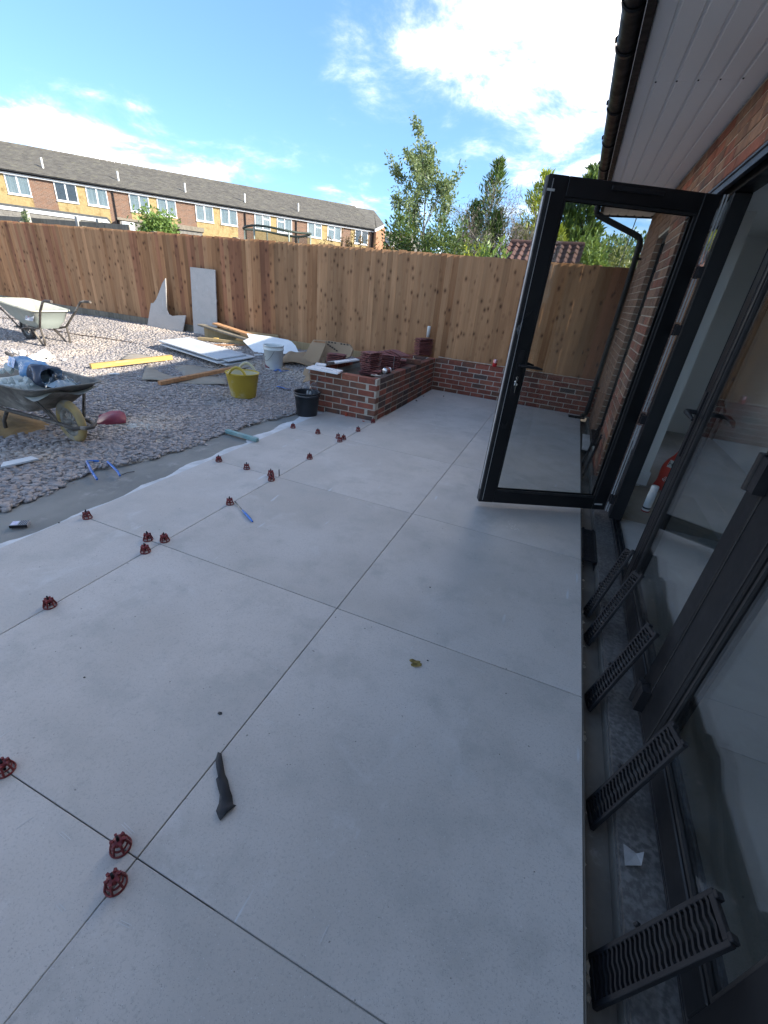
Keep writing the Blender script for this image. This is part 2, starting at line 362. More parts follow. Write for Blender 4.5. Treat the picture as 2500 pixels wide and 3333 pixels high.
# patio: bedding sheet, concrete haunch, slabs
struct(MB().box(-2.652, .4425, -1.6, 7.22, -.42, -.0185).build('patio_base', DARKBASE))
def haunch():
    m = MB(); n = 70; vs, fs = [], []
    for i in range(n+1):
        y = -1.6 + 6.36*i/n; xe = -2.640; xi = -2.72-.035*math.sin(y*3.3+.4)-.02*math.sin(y*11)-.012*math.sin(y*29)
        vs += [(xe, y, -.0045), (xi, y, -.0105), (-2.8, y, -.0175), (-3.5, y, -.034), (-3.5, y, -.4)]
    for i in range(n):
        for k in range(4): fs.append((i*5+k, i*5+k+1, (i+1)*5+k+1, (i+1)*5+k))
    return m.add(vs, fs).build('concrete_strip', CONC)
struct(haunch())
WGROUT = M('pale_mortar', (.60, .61, .62), (.48, .49, .50), .9, 8, bump=.7, bscale=60, bdist=.004, world=True, spec=.15)
def grout():
    m = MB(); n = 150; vs, fs = [], []
    for i in range(n+1):
        y = -1.2 + 5.9*i/n; wv = .055+.04*math.sin(y*2.3+1.2)*math.sin(y*.9)+.02*math.sin(y*13)+.012*random.random()
        if y > 3.3: wv += .05
        vs += [(-2.642, y, .0005), (-2.646-max(wv*.6, .01), y, -.0025), (-2.65-max(wv, .015), y, -.0115)]
    for i in range(n):
        for k in range(2): fs.append((i*3+k, i*3+k+1, (i+1)*3+k+1, (i+1)*3+k))
    return m.add(vs, fs).build('mortar_smear', WGROUT)
struct(grout())
patio = struct(MB().box(-2.64, .4405, -1.55, 7.215, -.0184, -.0162).build('patio', DARKBASE))
XS = [-2.647, -1.9595, -.7555, .4405]; YS = [-2.065, -.861, .339, 1.5355, 2.735, 3.9385, 5.14, 6.343, 7.222]
gp = .0016; k = 0
for i in range(3):
    for j in range(len(YS)-1):
        x0, x1, y0, y1 = XS[i]+gp, XS[i+1]-gp, YS[j]+gp, YS[j+1]-gp
        if j == 0: y0 = -1.55
        if i == 0:
            if y0 > 4.7: continue
            x0 = XS[0]
        if i == 2: x1 = XS[3]
        cx, cy = (x0+x1)/2, (y0+y1)/2
        if i == 1 and y1 > 4.9: x0 = -1.955
        o = MB().box(x0-cx, x1-cx, y0-cy, y1-cy, -.016, 0).build('paving_slab', PORC, patio, bevel=.0016); o.location = (cx, cy, 0)
gl = MB()
for i in range(26):                                 # pale grout left in part of one joint
    x0 = -.48+i*.0365
    gl.box(x0, x0+.0362, .3372, .3408, -.012, -.0030-.001*random.random())
gl.build('joint_grout', CONC, patio)['kind'] = 'stuff'
gl = MB()
for i in range(12):
    y0 = -.30+i*.045; gl.box(-.7572, -.7538, y0, y0+.044, -.012, -.0030-.001*random.random())
gl.build('joint_grout', WGROUT, patio)['kind'] = 'stuff'

# ------------------------------------------------------------------ brickwork
BC = {}
def brick_mesh(L, D, mat):
    key = (round(L, 3), round(D, 3), mat.name)
    if key not in BC: BC[key] = MB().box(0, L, 0, D, 0, .065).mesh('brick', mat, .0035)
    return BC[key]
def brick_panel(parent, O, U, N, L, z0, n, mats, wts, D=.1, stag=0, ends=(False, False), stuff=None, jit=.002, vis=None):
    U, N = Vector(U), Vector(N); rows = []
    ang = math.atan2(U.y, U.x); flip = (Vector((-U.y, U.x, 0)).dot(-N) < 0)
    for c in range(n):
        s = -.1125 if (c+stag) % 2 else 0.0; z = z0+c*.075
        while s < L-.02:
            a, b = max(s, 0), min(s+.215, L)
            if b-a > .025:
                mat = random.choices(mats, wts)[0]; d = random.uniform(-jit, jit)
                p = Vector(O) + U*a + N*d
                if stuff is not None and (vis is None or not vis(p, c)):
                    q = Vector(O)+U*a+N*d; e = U*(b-a); i = -N*D
                    vs = [q, q+e, q+e+i, q+i]; stuff.add([(v.x, v.y, z) for v in vs]+[(v.x, v.y, z+.065) for v in vs], [(0, 1, 2, 3), (4, 5, 6, 7), (0, 1, 5, 4), (1, 2, 6, 5), (2, 3, 7, 6), (3, 0, 4, 7)])
                else:
                    me = brick_mesh(b-a, D, mat)
                    if flip: p = p + U*(b-a); o = inst(me, 'brick', (p.x, p.y, z), (0, 0, ang+math.pi), parent)
                    else: o = inst(me, 'brick', (p.x, p.y, z), (0, 0, ang), parent)
            s += .225
FW = .58                                             # outer face of the house wall
house = thing('house', 'brick house with white soffit, black gutter and black glazed doors', 'house', (FW, 3.5, 0))
house_loc = Vector((FW, 3.5, 0))
class Sub:                                           # builds in world coordinates under an empty that stands elsewhere
    pass
def under(o, root): o.parent = root; o.matrix_parent_inverse = Matrix.Translation(root.location).inverted(); return o
def hb(mb, name, mat, parent=None, **k):
    o = mb.build(name, mat, None, **k); return under(o, parent or house)
# mortar core of the outer leaf, in pieces round the openings
WZ0, WTOP = -.30, 2.60; L0, L1 = 2.20, 2.60
core = MB().box(FW+.006, FW+.1, 4.535, 5.265, WZ0, WTOP-.004).box(FW+.006, FW+.1, 6.005, 7.465, WZ0, WTOP-.004).box(FW+.006, FW+.1, 5.265, 6.005, 2.185, WTOP-.004).box(FW+.006, FW+.1, 5.265, 6.005, WZ0, .105).box(FW+.006, FW+.1, -2.8, 4.535, L0+.004, WTOP-.004).box(FW+.006, FW+.1, -4.0, -2.8, WZ0, WTOP-.004).box(FW+.1, FW+.3, 7.36, 7.465, WZ0, WTOP-.004)
wall = hb(core, 'wall', MORTAR)
wz = .039-.075*3
class _P: pass
def add_bricks(O, U, N, L, z0, n, stag, stuff=None, vis=None):
    before = set(o.name for o in COL.objects)
    brick_panel(None, O, U, N, L, z0, n, HB, (.45, .3, .25), .09, stag, stuff=stuff, vis=vis)
    for o in list(COL.objects):
        if o.name not in before: under(o, wall)
rest = MB()
add_bricks((FW, 4.53, 0), (0, 1, 0), (-1, 0, 0), .74, wz, 32, 0)
add_bricks((FW, 1.6, 0), (0, 1, 0), (-1, 0, 0), 2.93, L0+.01, 5, 0)
add_bricks((FW, 4.53, 0), (0, 1, 0), (-1, 0, 0), 2.94, L0+.01, 5, 0, rest, lambda p, c: p.y < 5.2)
add_bricks((FW, 6.0, 0), (0, 1, 0), (-1, 0, 0), 1.47, wz, 32, 0, rest, lambda p, c: False)
add_bricks((FW, -4.0, 0), (0, 1, 0), (-1, 0, 0), 5.6, L0+.01, 5, 0, rest, lambda p, c: False)
add_bricks((FW, -4.0, 0), (0, 1, 0), (-1, 0, 0), 1.2, wz, 32, 0, rest, lambda p, c: False)
r = hb(rest, 'brickwork', HB[0], wall); r['kind'] = 'stuff'
# brick returns of the near pier (towards the doors)
ret = MB()
for c in range(32):
    z = wz+c*.075; ret.box(FW+.004+(0 if c % 2 else .0), FW+.098, 4.528, 4.60, z, z+.065)
r = hb(ret, 'brick_return', HB[1], wall); r['kind'] = 'stuff'
# narrow full-height window in the wall
wf = MB().box(FW+.05, FW+.095, 5.27, 5.31, .11, 2.18).box(FW+.05, FW+.095, 5.96, 6.0, .11, 2.18).box(FW+.05, FW+.095, 5.31, 5.96, 2.13, 2.18).box(FW+.05, FW+.095, 5.31, 5.96, .11, .16)
win = hb(wf, 'window', BLACK_AL); hb(MB().box(FW+.066, FW+.078, 5.311, 5.959, .161, 2.129), 'pane', GLASS, win)
hb(MB().box(FW-.035, FW+.05, 5.275, 5.995, .085, .108), 'sill', BLACK_AL, win)
# inner leaf, lining and room
lin = MB().box(FW+.104, 1.03, 4.545, 5.26, -.02, 2.6).box(FW+.104, 1.03, 6.01, 7.35, -.02, 2.6).box(FW+.104, 1.03, 5.26, 6.01, 2.19, 2.6).box(.76, 1.03, -2.8, 4.545, 2.215, 2.6).box(FW+.104, 1.03, -4, -2.8, -.02, 2.6)
hb(lin, 'lining', PLASTER)
room = MB().box(5.4, 5.5, -4, 7.35, -.02, 2.5).box(1.032, 5.4, 7.25, 7.35, -.02, 2.5).box(1.032, 1.6, -3.98, -3.9, -.02, 2.5).box(4.4, 5.4, -3.98, -3.9, -.02, 2.5).box(1.6, 4.4, -3.98, -3.9, -.02, .3).box(1.6, 4.4, -3.98, -3.9, 2.2, 2.5).box(1.032, 5.4, -3.9, 7.25, 2.4, 2.5)
hb(room, 'room', M('room_paint', (.76, .77, .75), (.72, .73, .71), .8, 1, bump=.03))
hb(MB().box(2.2, 2.3, 4.4, 7.24, .002, 2.39), 'partition', PLASTER)
sk = MB()
for (x0, x1, y0, y1) in ((.86, 1.046, 4.528, 4.5445), (1.031, 1.047, 4.5447, 5.2)):
    sk.box(x0, x1, y0, y1, .0, .115)
    sk.box(x0, x1 if x1 < 1.0465 else x1-.004, y0+(.004 if y1 < 4.55 else 0), y1, .116, .135)
hb(sk, 'skirting', WHITE_P, bevel=.002)
fl = struct(MB().box(.735, 5.38, -3.85, 7.2, -.05, -.012).build('room_floor', DARKBASE))
for i, x0 in enumerate((.735, 1.64, 2.84, 4.04)):
    x1 = (1.64, 2.84, 4.04, 5.24)[i]
    for j in range(len(YS)-1):
        y0, y1 = YS[j]+.26, YS[j+1]+.26
        if y1 > 7.2: y1 = 7.2
        o = MB().box(-(x1-x0)/2+.0015, (x1-x0)/2-.0015, -(y1-y0)/2+.0015, (y1-y0)/2-.0015, -.011, 0).build('floor_tile', PORC, fl); o.location = ((x0+x1)/2, (y0+y1)/2, 0)
# lintel plate, threshold, track
hb(MB().box(FW-.004, FW+.185, -2.8, 4.53, 2.186, 2.1985).box(FW+.006, FW+.012, -2.8, 4.53, 2.15, 2.186), 'lintel', M('lintel_steel', (.10, .115, .14), (.07, .08, .10), .4, 4, metal=.6, bump=.05))
thr = hb(MB().box(.549, .668, -2.8, 4.53, -.055, -.004).box(.549, .556, -2.8, 4.53, -.09, -.055), 'threshold', STEEL)
tr = MB().box(.669, .732, -2.8, 4.53, -.05, .004)
for x in (.671, .694, .724): tr.box(x, x+.006, -2.8, 4.53, .0045, .022)
hb(tr, 'track', M('track_aluminium', (.07, .072, .078), (.05, .052, .058), .38, 8, metal=.7, bump=.1, dirt=(.16, .14, .12), dscale=6, dlo=.5, dhi=.8), thr)
# outer frame of the doors
fr = MB().box(.645, .735, 4.462, 4.526, .0, 2.186).box(.645, .735, 3.478, 3.552, .023, 2.13).box(.645, .735, -2.79, -2.725, .023, 2.13).box(.642, .738, -2.79, 4.462, 2.13, 2.185)
hb(fr, 'door_frame', BLACK_AL, bevel=.003)
# eaves: soffit boards, fascia, gutter, roof
SOFF = M('soffit_white', (.84, .84, .83), (.82, .82, .81), .6, 1, bump=0, spec=.3)
sof_x = [-.020, .071, .172, .273, .374, .475, .5792]
for y0, y1 in ((-4.0, 3.4185), (3.4205, 7.50)):
    for a, b in zip(sof_x, sof_x[1:]):
        m = MB(); yl = y1-y0; wd = b-a
        prof = [(.000, .008), (.004, .0005), (.0045, 0), (wd-.016, 0), (wd-.011, .010), (wd-.0005, .010), (wd-.0005, .0125), (0, .0125)]
        vs = [(x, y, z) for y in (0, yl) for x, z in prof]; n = len(prof)
        m.add(vs, [tuple(range(n)), tuple(range(n, 2*n))]+[(i, (i+1) % n, n+(i+1) % n, n+i) for i in range(n)])
        o = m.build('soffit_board', SOFF); o.location = (a, y0, 2.588); under(o, house)
hb(MB().box(.070, .078, 3.405, 3.418, 2.586, 2.588).box(.171, .179, 3.405, 3.418, 2.586, 2.588).box(.272, .280, 3.405, 3.418, 2.586, 2.588).box(.373, .381, 3.405, 3.418, 2.586, 2.588).box(.474, .482, 3.405, 3.418, 2.586, 2.588), 'joint_gap', DARKBASE)
hb(MB().box(-.020, .70, -4, 7.5, 2.6015, 2.604), 'soffit_backing', WHITE_P)
hb(MB().box(-.056, -.0215, -4.0, 7.53, 2.565, 2.79).box(-.0215, .60, 7.502, 7.53, 2.570, 2.79), 'fascia', BLACK_PL)
hb(MB().box(-.0592, -.0562, -4.0, 7.5, 2.566, 2.574), 'fascia_trim', WHITE_P)  # thin white strip along the foot of the fascia
gt = MB(); prof = []
for i in range(11):
    a = math.pi*i/10; prof.append((-.112-.056*math.cos(a), 2.735-.056*math.sin(a)-.02))
prof2 = [(-.168, 2.735), *prof, (-.056+.0, 2.74)]; inner = [(-.112+(x+.112)*.95, z+.003) for x, z in reversed(prof)]
loop = prof + inner; n = len(loop); vs = [(x, y, z) for y in (-4.0, 7.46) for x, z in loop]
gt.add(vs, [(i, (i+1) % n, n+(i+1) % n, n+i) for i in range(n)], True); gt.add([vs[i] for i in range(n, 2*n)][:11], [tuple(range(11))])
gut = hb(gt, 'gutter', GUTTER_M)
for p in ((2022, 40), (2006, 183), (1975, 374), (1961, 480), (1949, 557)):
    y = onz(p[0], p[1], 2.66).y; m = MB(); vs = [(x, yy, z) for yy in (y-.022, y+.022) for x, z in [(-.112-.0605*math.cos(math.pi*i/12), 2.715-.0605*math.sin(math.pi*i/12)) for i in range(13)]]
    m.add(vs, [(i, i+1, 14+i, 13+i) for i in range(12)], True); m.tube([(-.172, y, 2.713), (-.176, y, 2.73), (-.168, y, 2.736)], .005, 5)
    hb(m, 'gutter_bracket', GUTTER_M, gut, solid=.004)
RT = M('roof_tile_grey', (.10, .095, .09), (.07, .066, .062), .85, 4, bump=.4)
rf = MB(); pol = [(-.15, 2.775), (4.0, 4.34), (8.2, 2.75), (8.2, 2.70), (4.0, 4.28), (-.15, 2.74)]; n = 6; vs = [(x, y, z) for y in (-4.2, 7.56) for x, z in pol]
rf.add(vs, [tuple(range(n)), tuple(range(n, 2*n))]+[(i, (i+1) % n, n+(i+1) % n, n+i) for i in range(n)])
roof = hb(rf, 'roof', RT)
hb(MB().add([(.6, 7.46, 2.6), (7.5, 7.46, 2.6), (7.5, 7.46, 2.9), (4, 7.46, 4.25), (.6, 7.46, 2.95)], [(0, 1, 2, 3, 4)]).add([(5.52, -4, -.3), (5.52, 7.46, -.3), (5.52, 7.46, 2.9), (5.52, -4, 2.9)], [(0, 1, 2, 3)]).box(.7, 1.6, -4.05, -3.985, -.3, 2.7).box(4.4, 5.5, -4.05, -3.985, -.3, 2.7).box(1.6, 4.4, -4.05, -3.985, -.3, .3).box(1.6, 4.4, -4.05, -3.985, 2.2, 2.7).add([(.6, -4.0, 2.71), (5.5, -4.0, 2.71), (5.5, -4.0, 3.6), (4, -4.0, 4.25), (.6, -4.0, 2.95)], [(0, 1, 2, 3, 4)]).add([(.68, 7.463, -.3), (5.5, 7.463, -.3), (5.5, 7.463, 2.7), (.68, 7.463, 2.7)], [(0, 1, 2, 3)]), 'gable_wall', HB[1])
ew = hb(MB().box(1.602, 1.67, -3.975, -3.91, .302, 2.198).box(4.33, 4.398, -3.975, -3.91, .302, 2.198).box(1.67, 4.33, -3.975, -3.91, .302, .37).box(1.67, 4.33, -3.975, -3.91, 2.13, 2.198).box(2.96, 3.04, -3.975, -3.91, .37, 2.13), 'window', BLACK_AL); hb(MB().box(1.671, 4.329, -3.95, -3.945, .371, 2.129), 'pane', GLASS2, ew)  # unseen end-wall window, added to bring more daylight into the room
# downpipe with swan neck
PX, PY = .512, 7.10
dp = MB().tube([(-.10, PY, 2.665), (-.10, PY, 2.60), (-.098, PY, 2.565), (-.088, PY, 2.54), (-.065, PY, 2.52), (.43, PY, 2.335), (.475, PY, 2.312), (.50, PY, 2.28), (PX, PY, 2.23), (PX, PY, 2.0), (PX, PY, .10), (PX-.01, PY-.01, .06), (PX-.05, PY-.04, .03)], .034, 14)
for z in (2.20, 2.24): dp.tube([(PX, PY, z), (PX, PY, z-.05)], .039, 14)
dp.tube([(-.10, PY, 2.61), (-.10, PY, 2.57)], .039, 14).tube([(PX, PY, .16), (PX, PY, .11)], .039, 14)
dpo = hb(dp, 'downpipe', GUTTER_M)
for z in (2.08, 1.25, .45): hb(MB().tube([(PX, PY, z-.015), (PX, PY, z+.015)], .040, 14).box(PX+.03, FW+.004, PY-.02, PY+.02, z-.012, z+.012), 'pipe_bracket', GUTTER_M, dpo)
hb(MB().tube([(.40, 7.44, 2.58), (.385, 7.42, 2.35), (.36, 7.41, 2.0)], .006, 6), 'cable', M('grey_cable', (.3, .31, .32), None, .5))
# ------------------------------------------------------------------ glazed doors
RUBBER = M('rubber_gasket', (.02, .02, .021), (.014, .014, .015), .8)
CHROME = M('hinge_metal', (.42, .43, .44), (.38, .39, .40), .5, 6, metal=.5, bump=0)
def lever(mb, o, side, dirx, L=.13):                # lever handle out of the face
    x, y, z = o
    mb.tube([(x, y, z), (x, y+side*.05, z)], .011, 10); mb.tube([(x, y+side*.05, z), (x+dirx*.02, y+side*.058, z), (x+dirx*L*.7, y+side*.056, z-.004), (x+dirx*L, y+side*.05, z-.012)], [.011, .011, .010, .006], 8)
def glazed_leaf(name, mtx, W, H, st, rl, T=.066, label=None, panes=(-.011, .011), gmat=None):
    gmat = gmat or GLASS
    root = bpy.data.objects.new(name, MB().box(0, st[0], 0, T, 0, H).box(W-st[1], W, 0, T, 0, H).box(st[0]+.0004, W-st[1]-.0004, .001, T-.001, 0, rl).box(st[0]+.0004, W-st[1]-.0004, .001, T-.001, H-rl, H).mesh(name, BLACK_AL, .004))
    root.matrix_world = mtx; COL.objects.link(root)
    a, b, c, d = st[0], W-st[1], rl, H-rl
    bead = MB()
    for y0, y1 in ((.010, .020), (T-.020, T-.010)):
        bead.box(a, a+.014, y0, y1, c, d).box(b-.014, b, y0, y1, c, d).box(a+.014, b-.014, y0, y1, c, c+.014).box(a+.014, b-.014, y0, y1, d-.014, d)
    bead.build('glazing_bead', RUBBER, root); [MB().box(a+.001, b-.001, T/2+q-.002, T/2+q+.002, c+.001, d-.001).build('pane', gmat, root) for q in panes]
    if label: root['label'] = label
    return root
def place(o, parent): 
    mw = o.matrix_world.copy(); o.parent = parent; o.matrix_parent_inverse = Matrix.Translation(parent.location).inverted(); o.matrix_basis = mw
# the open leaf: from its hinge out across the patio
Hh = Vector((.609, 3.578, .040)); Oo = Vector((-.341, 3.144, .040)); U = (Oo-Hh).normalized(); Nn = Vector((-U.y, U.x, 0))   # Nn: towards the camera
if Nn.dot(-Hh) < 0: Nn = -Nn
mt = Matrix(((U.x, -Nn.x, 0, Hh.x), (U.y, -Nn.y, 0, Hh.y), (0, 0, 1, Hh.z), (0, 0, 0, 1)))
W, Hd = 1.046, 2.094
opn = glazed_leaf('door', mt, W, Hd, (.104, .118), .098, .068, 'black framed glazed door leaf standing wide open over the patio', (0,), glass_mat('tinted_glass', (.80, .815, .805), 1.42)); place(opn, house)
MB().box(1.022, 1.047, -.0012, .02, .004, Hd-.004).build('edge_seal', RUBBER, opn)
MB().box(1.017, 1.0205, -.0022, .001, .02, Hd-.02).build('edge_strip', CHROME, opn)
MB().box(W+.0004, W+.002, .022, .046, .1, Hd-.1).build('lock_faceplate', CHROME, opn)
hm = MB().box(.956, .992, -.009, 0, .83, 1.148); lever(hm, (.974, 0, 1.056), -1, -1, .15); hm.box(.956, .992, .068, .077, .83, 1.148); lever(hm, (.974, .068, 1.056), 1, -1, .15)
hm.build('handle', BLACK_PL, opn, bevel=0)
hk = MB().lathe([(.0, .0), (.009, .0), (.009, .006), (0, .006)], 12, Matrix.Translation((.974, -.010, .945)) @ Matrix.Rotation(rad(90), 4, 'X'))
hk.tube([(.974, -.010, .945), (.974, -.028, .943)], .003, 6); hk.lathe([(.004, 0), (.013, 0), (.013, .002), (.004, .002), (.004, 0)], 12, Matrix.Translation((.974, -.03, .93)) @ Matrix.Rotation(rad(75), 4, 'X')); hk.box(.9715, .9765, -.034, -.032, .872, .92)
hk.tube([(.974, -.028, .955), (.969, -.03, .975), (.975, -.032, .985), (.981, -.031, .972), (.974, -.028, .955)], .0022, 6)
hk.build('key', M('nickel', (.62, .60, .55), None, .25, metal=1, bump=0), opn)
MB().box(.352, .672, -.012, 0, 2.050, 2.076).build('vent_bar', BLACK_PL, opn, bevel=.005)
FILM = glass_mat('clear_film', (.86, .88, .9), 1.35, .12)
def film(poly, parent):
    m = MB(); c = Vector((sum(p[0] for p in poly)/len(poly), -.012, sum(p[2] for p in poly)/len(poly))); m.add([Vector(p) for p in poly]+[c], [(i, (i+1) % len(poly), len(poly)) for i in range(len(poly))]); return m.build('torn_film', FILM, parent)
film([(1.050, -.004, 1.28), (1.062, -.012, 1.33), (1.03, -.02, 1.355), (.985, -.012, 1.385), (.945, -.004, 1.42), (.985, -.01, 1.325), (1.03, -.02, 1.235)], opn)
film([(1.0, -.002, .62), (1.0, -.014, .655), (.965, -.01, .665), (.955, -.003, .64), (.975, -.008, .60)], opn)
for x0, x1, z in ((1.0, 1.045, 2.02), (.035, .10, .05)): MB().box(x0, x1, -.004, -.0025, z-.006, z+.006).build('sticker', M('pale_sticker', (.5, .5, .49), None, .6), opn)
# bright hinge strips between the open leaf and its frame
for z0, z1 in ((1.78, 2.13), (1.45, 1.70), (.86, 1.37), (.20, .76), (.05, .13)):
    hb(MB().box(.612, .619, 3.545, 3.563, z0, z1).box(.627, .633, 3.535, 3.553, z0, z1), 'hinge_strip', CHROME)
for z in (1.735, 1.405, .81, .165): hb(MB().tube([(.624, 3.556, z-.034), (.624, 3.556, z+.034)], .014, 12).box(.617, .646, 3.5, 3.55, z-.03, z+.03), 'hinge', BLACK_PL)
# closed leaves in the wall line (faces towards -x)
def wall_leaf(y0, y1, st, label, handle=False, name='door'):
    m = Matrix(((0, 1, 0, .662), (-1, 0, 0, y1), (0, 0, 1, .026), (0, 0, 0, 1)))
    o = glazed_leaf(name, m, y1-y0, 2.098, st, .105, .062, label); place(o, house)
    if handle:
        h = MB().box(.030, .066, -.009, 0, .84, 1.16); lever(h, (.048, 0, 1.06), -1, 1, .14); h.box(.030, .066, .062, .071, .84, 1.16); lever(h, (.048, .062, 1.06), 1, 1, .14); h.build('handle', BLACK_PL, o)
        MB().box(-.0012, .0, .014, .042, .70, 1.35).build('lock_faceplate', CHROME, o)
    MB().box(st[0]-.028, st[0]-.022, -.003, .0005, .02, 2.07).box(.006, .011, -.003, .0005, .02, 2.07).build('profile_line', RUBBER, o)
    return o
wall_leaf(3.556, 4.458, (.10, .10), 'black framed fixed glass panel beside the brick pier', name='glazed_panel')
wall_leaf(1.552, 2.528, (.112, .104), 'black framed glazed door leaf with lever handle, shut in the wall line', True)
wall_leaf(.515, 1.545, (.19, .11), 'black framed glazed door leaf shut behind the leaning drain grates')
wall_leaf(-.57, .508, (.11, .11), 'black framed glazed door leaf shut just past the last leaning grate')
wall_leaf(-1.645, -.577, (.11, .11), 'black framed glazed door leaf shut second from the track end')  # this leaf and the next are unseen, added to light the room
wall_leaf(-2.72, -1.652, (.11, .11), 'black framed glazed door leaf shut at the very end of the track')  # added glazing out of view, lets more daylight indoors
for y, z in ((1.555, .095), (1.555, 1.085), (1.555, 1.99)): hb(MB().box(.628, .661, y-.028, y+.028, z-.055, z+.055).tube([(.632, y+.03, z-.06), (.632, y+.03, z+.06)], .014, 10), 'hinge', BLACK_PL, bevel=0)

# ------------------------------------------------------------------ drain channel and its grates
ch = MB().box(.4425, .4475, -1.5, 7.2, -.12, -.004).box(.4475, .5475, -1.5, 7.2, -.12, -.082).box(.5445, .5488, -1.5, 4.53, -.082, -.03).box(.5445, .5745, 4.53, 7.2, -.082, -.02)
chn = struct(ch.build('drain_channel', CHAN))
MB().box(.4480, .4510, -1.5, 7.2, -.0815, -.0215).build('channel_edge', BLACK_PL, chn)
for i, (y0, y1) in enumerate(((-1.5, .5), (.51, 1.49), (1.5, 2.5), (2.51, 3.5), (3.51, 4.6))):
    m = MB()
    for q in range(14):
        y = y0 + random.random()*(y1-y0); x = .452+random.random()*.03; s = .004+.010*random.random()**2
        m.add([Vector((x, y, -.082)) + Vector(v)*s*random.uniform(.6, 1.3) for v in ((1, 0, 0), (0, 1.4, 0), (-1, 0, 0), (0, -1.4, 0), (.1, .1, .8))], [(0, 1, 4), (1, 2, 4), (2, 3, 4), (3, 0, 4)])
    o = m.build('mortar_crumbs', MORTAR, chn); o['kind'] = 'stuff'
def bar_mesh(L, Wd): 
    return MB().box(0, L, 0, .012, 0, .014).box(0, L, Wd-.012, Wd, 0, .014).box(0, .016, .012, Wd-.012, 0, .014).box(L-.016, L, .012, Wd-.012, 0, .014).box(L*.43, L*.43+.016, -.008, .0, -.006, .006).box(L*.98, L+.008, .006, .024, .001, .02).box(L-.004, L+.008, Wd-.024, Wd-.006, .001, .02)
GW = .113
def slat_mesh():
    m = MB(); n = 8; vs = []
    for i in range(n+1):
        y = .011+(GW-.022)*i/n; x = .0028*math.sin(i/n*4*math.pi)
        vs += [(x-.0034, y, .001), (x+.0034, y, .001), (x+.0034, y, .0125), (x-.0034, y, .0125)]
    fs = [(i*4+k, i*4+(k+1) % 4, (i+1)*4+(k+1) % 4, (i+1)*4+k) for i in range(n) for k in range(4)]
    return m.add(vs, fs).mesh('slat', BLACK_PL)
SLAT = slat_mesh(); GFR = {}
def grate(mtx, L, label, group=None):
    if L not in GFR: GFR[L] = bar_mesh(L, GW).mesh('drain_grate', BLACK_PL, .0015)
    o = bpy.data.objects.new('drain_grate', GFR[L]); o.matrix_world = mtx; link(o); o.matrix_world = mtx
    n = int((L-.032)/.0172)
    for i in range(n): inst(SLAT, 'slat', (.016+(L-.032)*(i+.5)/n, 0, 0), (0, 0, 0), o)
    tag(o, label, 'drain grate', group); return o
GR = [[(1905, 1980), (1909, 2005), (2061, 1783), (2057, 1757)], [(1909, 2056), (1910.5, 2102), (2087, 1878.5), (2070, 1840.5)], [(1914, 2250), (1916, 2315), (2133, 2068), (2112, 2016)], [(1920.5, 2592), (1924, 2702), (2211, 2440), (2178, 2344)], [(1933, 3098), (1938, 3285), (2351, 3089), (2302, 2891)]]
GL = ['black slotted drain grate leaning on the handled door leaf, closest to the open door', 'black slotted drain grate leaning on the handled door leaf, second from the open door', 'black slotted drain grate leaning on the handled door leaf beside the low hinge block', 'black slotted drain grate leaning by the torn foil scrap on the sill', 'black slotted drain grate leaning furthest along the doors from the open leaf']
for c, lb in zip(GR, GL):
    b = (onz(*c[0], -.06)+onz(*c[1], -.06))/2; t = (onx(*c[2], .622)+onx(*c[3], .622))/2
    b.x = .478; b.z = -.078; X = (t-b).normalized(); Y = Vector((.0, -1, 0)); Z = X.cross(Y).normalized(); Y = Z.cross(X)
    L = .445; o0 = b - Y*GW/2
    grate(Matrix(((X.x, Y.x, Z.x, o0.x), (X.y, Y.y, Z.y, o0.y), (X.z, Y.z, Z.z, o0.z), (0, 0, 0, 1))), L, lb, 'drain grates leaning on the doors')
def zrot(p, ang): return Matrix.Translation(p) @ Matrix.Rotation(ang, 4, 'Z')
MB().box(.4515, .4545, 2.77, 3.25, -.0815, -.0225).box(.5405, .5435, 2.77, 3.25, -.0815, -.0225).build('grate_ledge', BLACK_PL, chn)
gf = grate(zrot((.4485+.0965, 2.772, -.022), rad(90)) @ Matrix.Scale(.85, 4, (0, 1, 0)), .47, 'black slotted drain grate lying flat in its channel below the open door')
gb = grate(Matrix.Translation((.275, 6.94, .003)) @ Matrix.Rotation(rad(4), 4, 'Z'), .22, 'short black drain grate lying on the paving at the foot of the downpipe')
for i, (y, lb) in enumerate(((4.62, 'black drain grate leaning on the brick pier nearer the open door'), (5.02, 'black drain grate leaning on the brick pier beside the narrow window'))):
    b = Vector((.478, y-.02, -.078)); t = Vector((.556, y+.24, .36)); X = (t-b).normalized(); Y = Vector((0, -1, 0)); Y = (Y-X*Y.dot(X)).normalized(); Z = X.cross(Y)
    Y = Matrix.Rotation(rad(-14), 3, X) @ Y; Z = X.cross(Y)
    grate(Matrix(((X.x, Y.x, Z.x, b.x), (X.y, Y.y, Z.y, b.y), (X.z, Y.z, Z.z, b.z), (0, 0, 0, 1))), .445, lb, 'drain grates leaning on the brick pier')
o = MB().box(-.045, .045, -.35, .35, 0, .018).build('porcelain_strip', PORC, bevel=.001); o.location = (.512, 5.75, -.0175); o.rotation_euler = (0, 0, rad(-1)); tag(o, 'narrow pale porcelain strip lying along the channel by the narrow window', 'slab offcut')
FOIL = M('grey_foil', (.26, .265, .27), (.2, .205, .21), .4, 20, metal=.3, bump=.5, bscale=40)
m = MB(); m.add([(0, 0, 0), (.045, .008, .012), (.055, .04, .03), (.035, .035, .018), (.008, .06, .004), (.0, .03, .012)], [(0, 1, 3, 5), (1, 2, 3), (3, 4, 5)])
